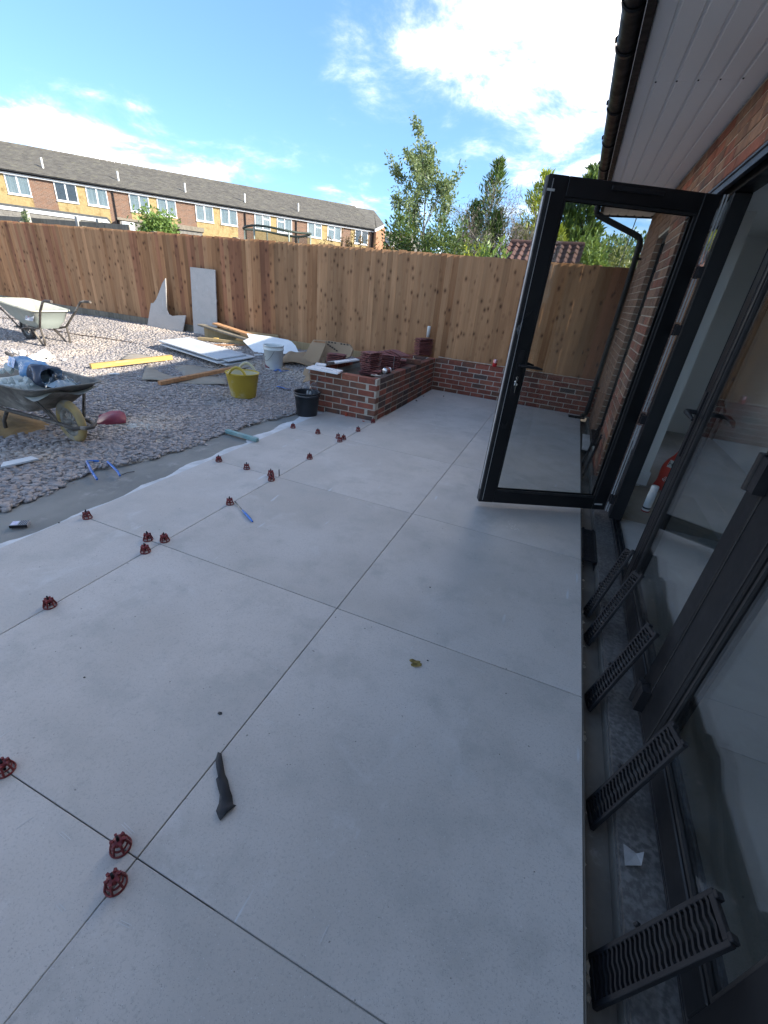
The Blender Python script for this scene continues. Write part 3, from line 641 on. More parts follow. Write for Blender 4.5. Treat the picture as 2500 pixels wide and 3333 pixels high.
o = m.build('foil_scrap', FOIL, solid=.0015); o.location = (.562, .925, -.001); o.rotation_euler = (0, 0, rad(8)); tag(o, 'crumpled grey foil scrap on the metal threshold', 'scrap')

# ------------------------------------------------------------------ planter and low wall
planter = thing('brick_planter', 'unfinished red brick planter box heaped with roof tiles', 'planter', (-2.42, 6.0, 0))
def place_new(before, root):
    for o in list(COL.objects):
        if o.name not in before and o.parent is None: under(o, root)
names = lambda: set(o.name for o in COL.objects)
PXL, PXR, PYF, PYB, NC = -2.885, -1.970, 4.770, 7.235, 7
b4 = names(); z0 = -.012
for c in range(NC):
    z = z0+.075*c; ev = c % 2 == 0
    brick_panel(None, (PXL, PYF, 0), (1, 0, 0), (0, -1, 0), PXR-PXL-(.0 if ev else .1105), z, 1, BR, (.42, .26, .16, .16), .1, 0 if ev else 1)
    ys = PYF+(.1105 if ev else 0); brick_panel(None, (PXR, ys, 0), (0, 1, 0), (1, 0, 0), PYB-ys, z, 1, BR, (.36, .40, .20, .04), .1, 0 if ev else 1)
    ys = PYF+.1105; brick_panel(None, (PXL, ys, 0), (0, 1, 0), (-1, 0, 0), PYB-ys, z, 1, BR, (.4, .3, .2, .1), .1, 0 if ev else 1)
    if z > .2: brick_panel(None, (PXL+.11, PYB-.10, 0), (1, 0, 0), (0, -1, 0), PXR-PXL-.22, z, 1, BR, (.6, .3, .1, 0), .1, 0 if ev else 1)
place_new(b4, planter)
zt = z0+.075*NC-.014; e = .003
pc = MB().box(PXL+e, PXR-e, PYF+e, PYF+.1-e, z0-.02, zt).box(PXR-.1+e, PXR-e, PYF+.1-e+.0005, PYB-.002, z0-.02, zt).box(PXL+e, PXL+.1-e, PYF+.1-e+.0005, PYB-.002, z0-.02, zt).box(PXL+.1-e+.0005, PXR-.1+e-.0005, PYB-.1+e, PYB-e, z0-.02, zt)
under(pc.build('mortar', MORTAR), planter)
RENDER = M('grey_render', (.24, .25, .225), (.18, .19, .17), .9, 3, bump=.3)
under(MB().box(PXL+.1005, PXL+.108, PYF+.11, PYB-.11, 0, zt-.05).box(PXR-.4, PXR-.2, PYB-.108, PYB-.1005, .3, zt-.07).build('render_coat', RENDER), planter)
under(MB().grid(lambda a, b: (PXL+.11+a*(PXR-PXL-.22), PYF+.11+b*(PYB-PYF-.22), .395+.012*math.sin(a*9)*math.sin(b*13)), 12, 20).build('fill', SOIL), planter)
low = thing('brick_wall', 'low red brick wall running along the foot of the fence', 'wall', (-.7, 7.25, 0))
b4 = names()
for c in range(NC):
    brick_panel(None, (PXR+.002, 7.236, 0), (1, 0, 0), (0, -1, 0), FW-PXR-.004, z0+.075*c, 1, BR, (.70, .20, .03, .07), .1, c % 2)
place_new(b4, low)
under(MB().box(PXR+.002, FW-.002, 7.236+e, 7.336-e, z0-.02, zt).build('mortar', MORTAR), low)
under(MB().box(PXR-.012, PXR+.0015, 7.226, 7.262, -.03, zt).build('corner_joint', MORTAR), low)
lime = MB()
for i in range(34): 
    x = PXR+.02+i*.074; lime.box(x, x+.07, 7.318, 7.335, zt+.0145, zt+.018+.006*random.random())
under(lime.build('mortar_bead', M('lime_mortar', (.62, .58, .50), (.5, .46, .4), .95, 20, bump=.6)), low)['kind'] = 'stuff'

# ------------------------------------------------------------------ fence
def wood(name, c1, c2, knot, gs=26, val=.20, knots=True, world=False):
    t = NT(name); v = t.coords((gs, gs, 1.1)); n = t.noise(v, 1.0, 6, .6, .35)
    col = t.mix(t.rng(n, .25, .75), c1, c2)
    v2 = t.coords((3, 3, .6)); col = t.mix(t.rng(t.noise(v2, 1.0, 4), .45, .7, 0, .6), col, tuple(q*.62 for q in c2))
    if knots:
        v3 = t.coords((9.5, 9.5, 6.0)); d = t.voro(v3, 1.0, .95); col = t.mix(t.rng(d, .10, .20, 1, 0), col, knot); col = t.mix(t.rng(d, .18, .36, .5, 0), col, tuple((a+b)/2 for a, b in zip(c2, knot)))
    col = t.value(col, val); t.bump(n, .35, .003); return t.done(col, .8, 0, .25)
FB = [wood('fence_brown', (.45, .235, .112), (.33, .158, .072), (.06, .025, .016)), wood('fence_tan', (.52, .295, .150), (.41, .215, .105), (.085, .038, .022)), wood('fence_russet', (.40, .185, .096), (.29, .125, .066), (.055, .022, .016))]
PALE = wood('pale_timber', (.45, .34, .19), (.34, .25, .13), (.2, .12, .06), val=.06, knots=False)
GREYW = wood('weathered_timber', (.27, .235, .18), (.19, .165, .125), (.1, .08, .06), val=.1)
def board_mesh(mat):
    p = [(0, -.034), (.122, -.006), (.122, -.0005), (0, -.0085)]; n = 4
    return MB().add([(x, y, z) for z in (.36, 2.0) for x, y in p], [(3, 2, 1, 0), (4, 5, 6, 7)]+[(i, (i+1) % n, n+(i+1) % n, n+i) for i in range(n)]).mesh('board', mat)
BM = [board_mesh(m) for m in FB]
fence = thing('board_fence', 'tall brown feather edge board fence behind the yard', 'fence', (-7, 7.45, .2))
x = -14.9; i = 0; grp = 0; wts = (.5, .3, .2)
while x < .545:
    if random.random() < .07: wts = random.choice(((.55, .3, .15), (.2, .7, .1), (.35, .05, .6), (.6, .2, .2)))
    if -10.9 < x < -9.0: wts = (.2, .75, .05)
    if -8.9 < x < -5.3 and i % 9 == 0: wts = (.55, .15, .3)
    if -5.25 < x < -4.4: wts = (.1, .9, 0)
    o = inst(random.choices(BM, wts)[0], 'board', (x, 7.452+random.uniform(-.002, .002), random.gauss(0, .005)), (0, random.gauss(0, .003), 0)); under(o, fence)
    if o.location.x > -3.0: pass
    x += .0995+random.uniform(-.007, .006); i += 1
for k in range(9):
    xa = -15.0+k*1.36; o = MB().box(0, 1.352, -.052, -.030, 0, .165).build('gravel_board', PALE if k > 6 else GREYW, bevel=.003); o.location = (xa, 7.452, .235+(.0 if k < 6 else .0)); under(o, fence)
for k in range(8):
    xa = -14.2+k*2.0; under(MB().box(xa, xa+.09, 7.50, 7.59, .0, 2.02).build('post', GREYW), fence)
for z in (.55, 1.2, 1.85): under(MB().box(-14.9, .5, 7.4555, 7.4985, z-.035, z+.035).build('rail', GREYW), fence)
# ------------------------------------------------------------------ terraced houses beyond the fence
K = 1.2                                              # they stand this much further than a 5.1 m eave would put them
def far(p): return CAMP + (Vector(p)-CAMP)*K
e0 = far((-30.557, 18.604, 5.1)); tu = Vector((.66473, .74708, 0)); tn = Vector((-.74708, .66473, 0))   # along the row, and away from us
def T(s, w_, z): q = e0 + tu*(s*K) + tn*(w_*K); return Vector((q.x, q.y, z))
def zf(z): return CAM_H + (z-CAM_H)*K
EZ = zf(5.1); RZ = zf(6.88); RW = 4.4
ROW = Matrix(((tu.x, tn.x, 0, 0), (tu.y, tn.y, 0, 0), (0, 0, 1, 0), (0, 0, 0, 1)))
def facade_brick():
    t = NT('terrace_brick'); v = t.coords((1, 1, 1), False); cv = t.node('ShaderNodeMapping'); t.l.new(v, cv.inputs[0]); cv.inputs['Rotation'].default_value = (rad(90), 0, 0)
    b = t.node('ShaderNodeTexBrick'); b.inputs['Scale'].default_value = 1; b.inputs['Brick Width'].default_value = .225; b.inputs['Row Height'].default_value = .075; b.inputs['Mortar Size'].default_value = .009
    b.inputs['Color1'].default_value = (.23, .125, .082, 1); b.inputs['Color2'].default_value = (.145, .088, .065, 1); b.inputs['Mortar'].default_value = (.27, .225, .18, 1); t.l.new(cv.outputs[0], b.inputs['Vector'])
    col = t.mix(t.rng(t.noise(v, 3), .4, .7, 0, .5), b.outputs[0], (.20, .11, .07)); return t.done(col, .9, 0, .2)
TB = facade_brick(); TOB = brick_mat('orange_flank', (.33, .17, .095), (.27, .14, .08), (.24, .12, .075))
OCH = M('ochre_cladding', (.40, .30, .14), (.33, .24, .11), .85, 9, bump=.4, bscale=30, dirt=(.22, .145, .055), dscale=2.5, dlo=.5, dhi=.72)
UPVC = M('white_upvc', (.78, .79, .79), (.72, .73, .74), .35, 2, bump=0)
ROOFT = M('concrete_tile', (.135, .125, .105), (.098, .09, .078), .9, 2.2, bump=.35, bscale=30, dirt=(.19, .18, .13), dscale=2, dlo=.52, dhi=.75, rnd=.06)
CURT = M('curtain', (.30, .34, .35), (.16, .20, .21), .9, 9, (9, 1, .05), bump=0); DARKIN = M('dark_room', (.05, .055, .06), None, .8, bump=0)
TUBEG = M('flue_white', (.72, .72, .70), None, .6)
tile_me = MB().box(0, .285, 0, .40, 0, .022).mesh('roof_tile', ROOFT)
def pt_roof(s, f): return T(s, f*RW, EZ+.06+(RZ-EZ-.06)*f)
def terrace(s0, s1, lab, wins, panel, flue=True, pipe=None, kinds=(0, 0)):
    base = T(s0, .25, -.2); h = thing('terrace_house', lab, 'house', base, 0, 'terraced houses beyond the fence')
    def ub(mb, name, mat, parent=None, **k): return under(mb.build(name, mat, None, **k), parent or h)
    def wbox(mb, a, b, w0, w1, z0, z1):
        vs = [T(s, w_, z) for z in (z0, z1) for w_ in (w0, w1) for s in (a, b)]; return mb.add(vs, [(0, 2, 3, 1), (4, 5, 7, 6), (0, 1, 5, 4), (2, 6, 7, 3), (0, 4, 6, 2), (1, 3, 7, 5)])
    # brick wall carries its own axes so that the bricks run along the row
    wm = MB(); L = (s1-s0)*K; wm.box(0, L-.003, 0, .2, -.2, EZ-.01)
    wo = wm.build('wall', TB); wo.matrix_world = Matrix.Translation(T(s0, .25, 0)) @ ROW; mw = wo.matrix_world.copy(); wo.parent = h; wo.matrix_parent_inverse = Matrix.Translation(h.location).inverted(); wo.matrix_basis = mw
    if panel: ub(wbox(MB(), panel[0], panel[1], .238, .2502, zf(2.2), EZ-.05), 'cladding', OCH)
    for (a, b), kd in zip(wins, kinds):
        z0, z1 = zf(4.09), zf(4.99); f = .055/K; mid = (a+b)/2; m = MB()
        wbox(m, a, b, .205, .2378, z0, z0+.07); wbox(m, a, b, .205, .2378, z1-.07, z1); wbox(m, a, a+f, .205, .2378, z0+.07, z1-.07); wbox(m, b-f, b, .205, .2378, z0+.07, z1-.07); wbox(m, mid-f*.8, mid+f*.8, .200, .2378, z0+.07, z1-.07)
        if kd in (1, 2):
            zt_ = z0+(z1-z0)*.68; c0, c1 = (mid+f*.8, b-f) if kd == 1 else (a+f, mid-f*.8); wbox(m, c0, c1, .203, .2378, zt_, zt_+.07)
        wo_ = ub(m, 'window', UPVC)
        ub(wbox(MB(), a-.02, b+.02, .18, .2045, z0-.05, z0-.002), 'sill', UPVC, wo_)
        ub(wbox(MB(), a+f, b-f, .2275, .2285, z0+.07, z1-.07), 'pane', GLASS2, wo_)
        ub(wbox(MB(), a+f, b-f, .2330, .2345, z0+.07, z1-.07), 'blind' if kd != 3 else 'dark_inside', CURT if kd != 3 else DARKIN, wo_)
    # roof with laid tiles
    ub(MB().add([pt_roof(s0, -.02), pt_roof(s1, -.02), pt_roof(s1, 1), pt_roof(s0, 1)], [(0, 1, 2, 3)]).add([pt_roof(s0, 1), pt_roof(s1, 1), T(s1, RW*2, EZ), T(s0, RW*2, EZ)], [(0, 1, 2, 3)]), 'roof_deck', DARKIN)
    xax = tu; d = (pt_roof(0, 1)-pt_roof(0, 0)); RL = d.length; d.normalize(); nz = xax.cross(d).normalized()
    if nz.z < 0: nz = -nz
    rows = int(RL/.30); tm = MB(); nx = int((s1-s0)*K/.29)+1
    for r_ in range(rows+1):
        for c_ in range(-1, nx+1):
            off = (c_+.5*(r_ % 2))*.29; a = max(off, 0); b = min(off+.284, (s1-s0)*K-.002)
            if b-a < .03: continue
            o0 = pt_roof(s0, 0) + d*(r_*.30-.05) + nz*(.012+random.uniform(0, .012)); le = min(.40, RL-r_*.30+.05)
            if le < .1: continue
            m4 = Matrix(((xax.x, d.x, nz.x, o0.x), (xax.y, d.y, nz.y, o0.y), (xax.z, d.z, nz.z, o0.z), (0, 0, 0, 1))) @ Matrix.Rotation(rad(-3.2), 4, 'X')
            tm.box(a, b, 0, le, .018, .044, m4)
    ro = ub(tm, 'roof_tiles', ROOFT); ro['kind'] = 'stuff'
    rp = MB(); n_ = int((s1-s0)*K/.45)
    for c_ in range(n_):
        a = s0+(s1-s0)*c_/n_; b = s0+(s1-s0)*(c_+.97)/n_; rp.tube([pt_roof(a, 1)+Vector((0, 0, .02)), pt_roof(b, 1)+Vector((0, 0, .02))], .11, 8)
    ub(rp, 'ridge_tiles', ROOFT, ro)['kind'] = 'stuff'
    ub(wbox(MB(), s0+.002, s1-.002, .10, .2, EZ-.16, EZ-.02), 'fascia', UPVC)
    ub(MB().tube([T(s0+.003, .02, EZ+.0), T(s1-.003, .02, EZ+.0)], .06, 8), 'gutter', BLACK_PL)
    if flue:
        p = pt_roof(s0+.14, .24); ub(MB().tube([p-Vector((0, 0, .1)), p+Vector((0, 0, .62))], .062, 10), 'flue_pipe', TUBEG)
    if pipe is not None: ub(MB().tube([T(pipe, .17, EZ-.1), T(pipe, .19, EZ-.3), T(pipe, .19, 0)], .045, 8), 'downpipe', BLACK_PL)
    return h
B0 = [-2.02, 1.70, 5.41, 9.12, 12.83, 16.53, 20.22]
labs = ['terraced house with pale blinds and grey block extension in front', 'terraced house with half dark window above the end of the grey extension', 'terraced house whose windows hide behind the leafy sapling', 'terraced house with a boarded white half window', 'terraced house with small top lights behind the trampoline', 'terraced house with grey blinds right of the trampoline']
kk = [(0, 0), (3, 0), (0, 0), (0, 0), (1, 2), (1, 2)]
for i in range(6):
    s = B0[i]; terrace(s, B0[i+1], labs[i], [(s+.57, s+1.63), (s+2.08, s+3.14)], (s+.57, s+3.14), True, (s+3.45 if i in (1, 4) else (s+.0+3.66 if i == 3 else None)), kk[i])
terrace(20.22, 22.42, 'end terraced house with dark window panes beside the orange flank wall', [(20.78, 21.84)], (20.45, 21.9), False, 22.2, (3,))
# its flank wall and roof end, cut back at an angle
fl_ = thing('flank_wall', 'orange brick flank wall under a white bargeboard at the row end', 'wall', T(22.45, .3, -.2))
E1 = T(22.46, .27, EZ-.05); fv = far(Vector((0, 0, 0))); 
def roof_hit(px, py):
    v = pray(px, py); nrm = (pt_roof(5, 0)-pt_roof(0, 0)).cross(pt_roof(0, 1)-pt_roof(0, 0)); t_ = nrm.dot(pt_roof(0, 0)-CAMP)/nrm.dot(v); return CAMP+v*t_
F1 = roof_hit(1252, 733); R1 = roof_hit(1217, 686); C1 = roof_hit(1222, 748)
under(MB().add([C1, F1, R1, pt_roof(22.42, 1), pt_roof(22.42, -.02)], [(0, 1, 2, 3, 4)]).build('roof', ROOFT, solid=.08), fl_)
Cb, Fb = Vector((C1.x, C1.y, -.2)), Vector((F1.x, F1.y, -.2))
under(MB().add([Cb, Fb, F1-Vector((0, 0, .12)), C1-Vector((0, 0, .12))], [(0, 1, 2, 3)]).build('wall', TOB, solid=.2), fl_)
under(MB().bar(C1-Vector((0, 0, .08))+Vector((.05, -.2, 0)), F1-Vector((0, 0, .08))+Vector((.05, -.2, 0)), .05, .2).build('bargeboard', UPVC), fl_)
# a further gable behind it
gq = 46.0; A = ony(1243, 757, gq); Bq = ony(1300, 830, gq)
gh = thing('gable_house', 'brick gable with white bargeboard sinking behind the fence', 'house', (A.x, gq, -.2))
under(MB().add([(A.x-2.0, gq, -.2), (Bq.x, gq, -.2), (Bq.x, gq, Bq.z), (A.x, gq, A.z), (A.x-2.0, gq, A.z-2.1)], [(0, 1, 2, 3, 4)]).build('wall', TOB, solid=.2), gh)
under(MB().bar(A-Vector((0, .3, 0)), Bq-Vector((0, .3, 0)), .08, .34).bar(A-Vector((0, .3, 0)), Vector((A.x-2, gq-.3, A.z-2.1)), .08, .34).build('bargeboard', UPVC), gh)
under(MB().add([A+Vector((0, -.2, .14)), Bq+Vector((0, -.2, .14)), Bq+Vector((1.2, 6, .5)), A+Vector((1.2, 6, .5))], [(0, 1, 2, 3)]).build('roof', ROOFT, solid=.1), gh)

# flat-roofed block extension of the left houses
xt = thing('flat_roof_extension', 'grey block extension with white fascia and flat felt roof', 'extension', T(0, -2.5, -.2))
def xbox(a, b, w0, w1, z0, z1, mb=None):
    vs = [T(s, w_, z) for z in (z0, z1) for w_ in (w0, w1) for s in (a, b)]; return (mb or MB()).add(vs, [(0, 2, 3, 1), (4, 5, 7, 6), (0, 1, 5, 4), (2, 6, 7, 3), (0, 4, 6, 2), (1, 3, 7, 5)])
def fz(px, py, w_):
    v = pray(px, py); t_ = ((e0-CAMP).dot(tn)+w_*K)/v.dot(tn); q = CAMP+v*t_; return (q-e0).dot(tu)/K, q.z
sA, zA = fz(5, 668, -2.5); sB, zB = fz(345, 712, -2.5)
zx = (zA+zB)/2
BLOCK = M('grey_block', (.25, .235, .205), (.18, .17, .15), .9, 5, bump=.4, bscale=40)
under(xbox(sA-4, sB, -2.5, .23, -.2, zx-.22).build('wall', BLOCK), xt)
bk = MB(); 
for r_ in range(3):
    for c_ in range(int((sB-sA+3)*K/.45)):
        a = sA-3+(c_*.45+(.225 if r_ % 2 else 0))/K; z = zx-.24-.225*(r_+1); xbox(a, a+.437/K, -2.512, -2.5005, z, z+.213, bk)
under(bk.build('blocks', BLOCK), xt)['kind'] = 'stuff'
under(xbox(sA-4, sB+.05, -2.56, -2.515, zx-.22, zx).build('fascia', UPVC), xt)
under(xbox(sA-4.05, sB+.08, -2.60, .23, zx+.002, zx+.1).build('roof', M('felt_roof', (.10, .105, .105), (.075, .08, .08), .9)), xt)
under(xbox(sB+.002, sB+.05, -2.5, .2, zx-.2, zx-.02).build('fascia', UPVC), xt)
# lean-to further along
lt = thing('lean_to', 'dark timber lean-to roof with white window against the terrace', 'lean-to', T(6, -1, -.2))
s2, z2 = fz(388, 708, -.9); s3, z3 = fz(478, 722, -.9)
under(xbox(s2, s3+1.2, -.9, .23, -.2, z2-.15).build('wall', BLOCK), lt); under(xbox(s2-.1, s3+1.3, -1.0, .23, z2-.14, z2).build('roof', GREYW), lt); wl_ = under(xbox(s2+.1, s2+.75, -.94, -.905, z2-.9, z2-.2).build('window', UPVC), lt); under(xbox(s2+.17, s2+.68, -.955, -.942, z2-.85, z2-.27).build('pane', GLASS2), wl_)
bx = thing('porch_roof', 'small brown flat porch roof above the fence beside the sapling', 'porch', T(9.8, -1, -.2)); s4, z4 = fz(612, 735, -1.2); s5, z5 = fz(664, 742, -1.2)
under(xbox(s4-.6, s5, -1.2, .23, z4-.28, z4).build('roof', GREYW), bx); under(xbox(s4-.5, s5-.1, -1.1, .23, -.2, z4-.285).build('wall', BLOCK), bx)
# concrete posts and grey panels of the next garden's fence
CPOST = M('post_concrete', (.42, .41, .37), (.33, .32, .29), .9, 6, bump=.4)
for k_, (a, b, zb, lb) in enumerate((((84, 680), (99, 730), 0, 'pale concrete fence post with dead climber beyond the board fence'), ((250, 704), (262, 740), 0, 'thin pale concrete fence post beyond the board fence, middle one of three'), ((319, 712), (328, 745), 0, 'thin pale concrete fence post nearest the sapling'))):
    Y = 10.2+.25*k_; p = ony(*a, Y); o = MB().box(-.055, .055, -.05, .05, 0, p.z+.3).build('concrete_post', CPOST, bevel=.008); o.location = (p.x, Y, -.3); tag(o, lb, 'post', 'concrete posts beyond the fence')
gp_ = thing('panel_fence', 'grey weathered panel fence between the concrete posts', 'fence', (-15, 10.5, -.2))
pz = ony(150, 712, 10.4).z
for k_ in range(5): under(MB().box(-18.5, -12.2, 10.44+.004*k_, 10.47+.004*k_, pz-.28*(k_+1)+.004, pz-.28*k_).build('panel_board', GREYW), gp_)

# trampoline with its safety net
tz = 13.0; ta, tb = ony(812, 745, tz), ony(998, 762, tz); tcx, tr_ = (ta.x+tb.x)/2, (tb.x-ta.x)/2; zr = (ta.z+tb.z)/2
tp = thing('trampoline', 'round trampoline net and frame peeping over the fence', 'trampoline', (tcx, tz, -.1))
under(MB().tube([(tcx+tr_*math.cos(a), tz+tr_*.9*math.sin(a), zr+.03*math.sin(3*a)) for a in [2*math.pi*i/28 for i in range(29)]], .032, 6).build('top_ring', M('dark_green_pad', (.03, .045, .035), None, .6)), tp)
for i in range(6):
    a = 2*math.pi*(i+.35)/6; x_, y_ = tcx+tr_*math.cos(a), tz+tr_*.9*math.sin(a); under(MB().tube([(x_, y_, -.1), (x_, y_, .9), (x_, y_, zr)], .022, 6).build('pole', M('pale_green_tube', (.36, .42, .36), None, .5)), tp)
nt = NT('net'); nt.n.remove(nt.b); ta_ = nt.node('ShaderNodeBsdfTransparent'); tb_ = nt.node('ShaderNodeBsdfDiffuse'); tb_.inputs[0].default_value = (.03, .035, .03, 1); tm_ = nt.node('ShaderNodeMixShader'); tm_.inputs[0].default_value = .30
nt.l.new(ta_.outputs[0], tm_.inputs[1]); nt.l.new(tb_.outputs[0], tm_.inputs[2]); nt.l.new(tm_.outputs[0], nt.n['Material Output'].inputs[0])
under(MB().grid(lambda a, b: (tcx+tr_*.98*math.cos(2*math.pi*a)*(1-.06*math.sin(math.pi*b)), tz+tr_*.88*math.sin(2*math.pi*a), .9+(zr-.92)*b), 32, 4).build('net', nt.m), tp)
under(MB().lathe([(tr_*.98, .82), (tr_*.98, .9), (0.01, .9)], 28, Matrix.Translation((tcx, tz, 0))).build('mat', BLACK_PL), tp)

# clay-tiled outbuilding roof behind the fence
sy = 15.5; ra, rb = ony(1662, 791, sy), ony(1903, 801, sy); rz = (ra.z+rb.z)/2; ed = 1.5; drop = .80
sh = thing('tiled_outbuilding', 'outbuilding with red clay pantile roof just above the fence', 'outbuilding', ((ra.x+rb.x)/2, sy, -.2))
under(MB().box(ra.x+.1, rb.x-.1, sy-ed+.2, sy+1.3, -.2, rz-drop).add([(ra.x+.1, sy-ed+.2, rz-drop), (ra.x+.1, sy+1.3, rz-drop), (ra.x+.1, sy, rz-.05)], [(0, 1, 2)]).build('wall', BR[0]), sh)
CLAY = M('clay_pantile', (.115, .058, .045), (.085, .046, .038), .85, 5, bump=.4, dirt=(.10, .06, .05), dscale=4, dlo=.5, dhi=.7)
def pantile(a, b): 
    return (a*.212, b*.34, .024*math.cos(a*2*math.pi)+.02-.016*b*0)
pm = MB().grid(pantile, 8, 1); PT = pm.mesh('pantile', CLAY); dv = Vector((0, ed, drop)).normalized(); nv = Vector((1, 0, 0)).cross(dv)
ncol = int((rb.x-ra.x)/.2); wt_ = (rb.x-ra.x)/ncol; SLX = Vector((rb.x-ra.x, 0, rb.z-ra.z)).normalized()
for r_ in range(6):
    for c_ in range(ncol):
        o0 = Vector((ra.x+c_*wt_, sy, ra.z+(rb.z-ra.z)*c_/ncol)) - dv*(.28*(r_+1)) + nv*(.02+.012*random.random())
        m4 = Matrix(((1, dv.x, nv.x, o0.x), (0, dv.y, nv.y, o0.y), (0, dv.z, nv.z, o0.z), (0, 0, 0, 1))) @ Matrix.Rotation(rad(-4.0), 4, 'X')
        o = bpy.data.objects.new('pantile', PT); o.matrix_world = m4; COL.objects.link(o); mw = m4.copy(); o.parent = sh; o.matrix_parent_inverse = Matrix.Translation(sh.location).inverted(); o.matrix_basis = mw
for c_ in range(5):
    a = ra.lerp(rb, c_/5); b = ra.lerp(rb, (c_+.97)/5); under(MB().tube([a, b], .10, 10).build('ridge_tile', CLAY), sh)

# ------------------------------------------------------------------ trees and shrubs
def leaf_mesh(C, D, size, asp, parent, name, mat, tone, droop=0):
    n = len(C); D = D/np.linalg.norm(D, axis=1, keepdims=True); r_ = RNG.normal(size=(n, 3)); S = np.cross(D, r_); S /= np.linalg.norm(S, axis=1, keepdims=True)
    L = size*(.7+.6*RNG.random(n)); w_ = L*asp
    a = C; b = C+D*(L*.5)[:, None]+S*(w_*.5)[:, None]; c = C+D*L[:, None]; d = C+D*(L*.5)[:, None]-S*(w_*.5)[:, None]
    V = np.stack([a, b, c, d], 1).reshape(-1, 3); F = np.arange(n*4).reshape(n, 4)
    return npmesh(name, V, F, mat, parent, np.repeat(tone, 4))
BARK = M('bark_grey', (.30, .29, .26), (.20, .19, .17), .9, 20, (1, 1, .3), bump=.5); BARKD = M('bark_dark', (.14, .115, .10), (.09, .075, .065), .95, 20, (1, 1, .3), bump=.5)
def grow(mb, p, d, L, r, depth, tips, spread=.5, up=.25, kids=3, minr=.004, bend=.12):
    n = 5; pts = [p]; rs = [r]
    for i in range(n):
        d = (d + Vector((random.gauss(0, bend), random.gauss(0, bend), up*.12))).normalized(); p = p + d*(L/n); pts.append(p); rs.append(max(r*(1-.55*(i+1)/n), minr))
    mb.tube(pts, rs, 6 if depth > 1 else 4, cap=False)
    if depth == 0: tips += [(q, d) for q in pts[1:]]; return
    for k_ in range(kids):
        q = pts[random.randint(2, n)]; ax = d.orthogonal().normalized(); ax.rotate(Matrix.Rotation(random.random()*6.283, 3, d)); nd = (d*(1-spread*.4)+ax*spread+Vector((0, 0, up))).normalized()
        grow(mb, q, nd, L*random.uniform(.55, .8), rs[-2]*.75, depth-1, tips, spread, up, kids, minr, bend)
    tips.append((p, d)); 
def deciduous(name, label, base, Hh_, trunk_r, lean, mat, n_leaf, lsize, cl, spread, first, kids=3, levels=3, asp=.42, bark=None, Lmain=.42, env=None):
    t = thing(name, label, 'tree' if Hh_ > 3.2 else 'bush', base); mb = MB(); tips = []; n = 9; pts, rs = [], []
    for i in range(n+1): pts.append(Vector((lean[0]*(i/n)+random.gauss(0, .012)*Hh_*.3, lean[1]*(i/n)+random.gauss(0, .012)*Hh_*.3, Hh_*.93*i/n))); rs.append(trunk_r*(1-.88*i/n))
    pts[0] = Vector((0, 0, 0)); mb.tube(pts, rs, 9)
    for i in range(1, n+1):
        if i/n < first: continue
        for k_ in range(kids+1):
            a = random.random()*6.283; f = i/n; d = Vector((math.cos(a)*spread, math.sin(a)*spread, .45+.5*f)).normalized(); e_ = env(f) if env else (1-.55*f)
            grow(mb, pts[i].lerp(pts[i-1], random.random()), d, Hh_*Lmain*e_*random.uniform(.7, 1.1), rs[i]*.6+.004, levels-1, tips, .55, .2, kids)
    mb.build('trunk', bark or BARK, t)
    P = np.array([list(q[0]) for q in tips]); Dd = np.array([list(q[1]) for q in tips]); idx = RNG.integers(0, len(P), n_leaf)
    C = P[idx]+RNG.normal(0, cl, (n_leaf, 3)); D = Dd[idx]*.5+RNG.normal(0, .7, (n_leaf, 3))+np.array([0, 0, -.35])
    leaf_mesh(C, D, lsize, asp, t, 'crown', mat, np.clip(RNG.normal(.5, .25, n_leaf), 0, 1)); return t
L_ASH = leaf_mat('ash_leaf', (.10, .15, .075), (.22, .28, .13), .3); L_DK = leaf_mat('dark_leaf', (.035, .075, .026), (.085, .14, .045), .25); L_CON = leaf_mat('conifer_green', (.055, .11, .03), (.15, .23, .055), .15)
L_YEL = leaf_mat('golden_conifer', (.20, .26, .03), (.46, .50, .07), .25); L_BR = leaf_mat('fresh_leaf', (.08, .15, .04), (.22, .33, .09), .35); L_DEAD = leaf_mat('dead_twig', (.13, .105, .09), (.21, .18, .155), .05); L_PALE = leaf_mat('pale_shrub', (.20, .22, .09), (.33, .34, .16), .3)
AY = 15.0; ab = ony(1395, 840, AY)
at_ = ony(1402, 378, AY)
deciduous('ash_tree', 'tall airy ash tree with grey branches and sparse leaves', (ab.x, AY, -.2), (at_.z+.2)*.85, .075, (at_.x-ab.x, .2), L_ASH, 8000, .105, .07, .60, .36, kids=2, levels=3, Lmain=.33, env=lambda f: 1.15-.70*f)
# dense dark shrubs at the ash's foot
def bush(name, label, c, rx, ry, h, mat, n, ls, asp=.45, seed_z=-.2, up=.4, cat='bush', lump=.35):
    t = thing(name, label, cat, (c[0], c[1], seed_z)); mb = MB()
    lumps = [(random.uniform(-.75, .75)*rx, random.uniform(-.75, .75)*ry, h*random.uniform(.25, .86)) for _ in range(26)]
    for l in lumps: mb.tube([(l[0]*.1, l[1]*.1, 0), (l[0]*.5, l[1]*.5, l[2]*.6), l], [.03, .018, .006], 5, cap=False)
    mb.build('stems', BARKD, t)
    L = np.array(lumps); idx = RNG.integers(0, len(L), n); dv_ = RNG.normal(size=(n, 3)); dv_ /= np.linalg.norm(dv_, axis=1, keepdims=True); rr_ = RNG.random(n)**.4
    C = L[idx]+dv_*rr_[:, None]*np.array([rx*lump, ry*lump, h*lump*.55]); C[:, 2] = np.clip(C[:, 2], .03, None)
    leaf_mesh(C, dv_*.8+RNG.normal(0, .5, (n, 3))+np.array([0, 0, up]), ls, asp, t, 'foliage', mat, np.clip(RNG.normal(.5, .28, n)+.0*rr_, 0, 1)); return t
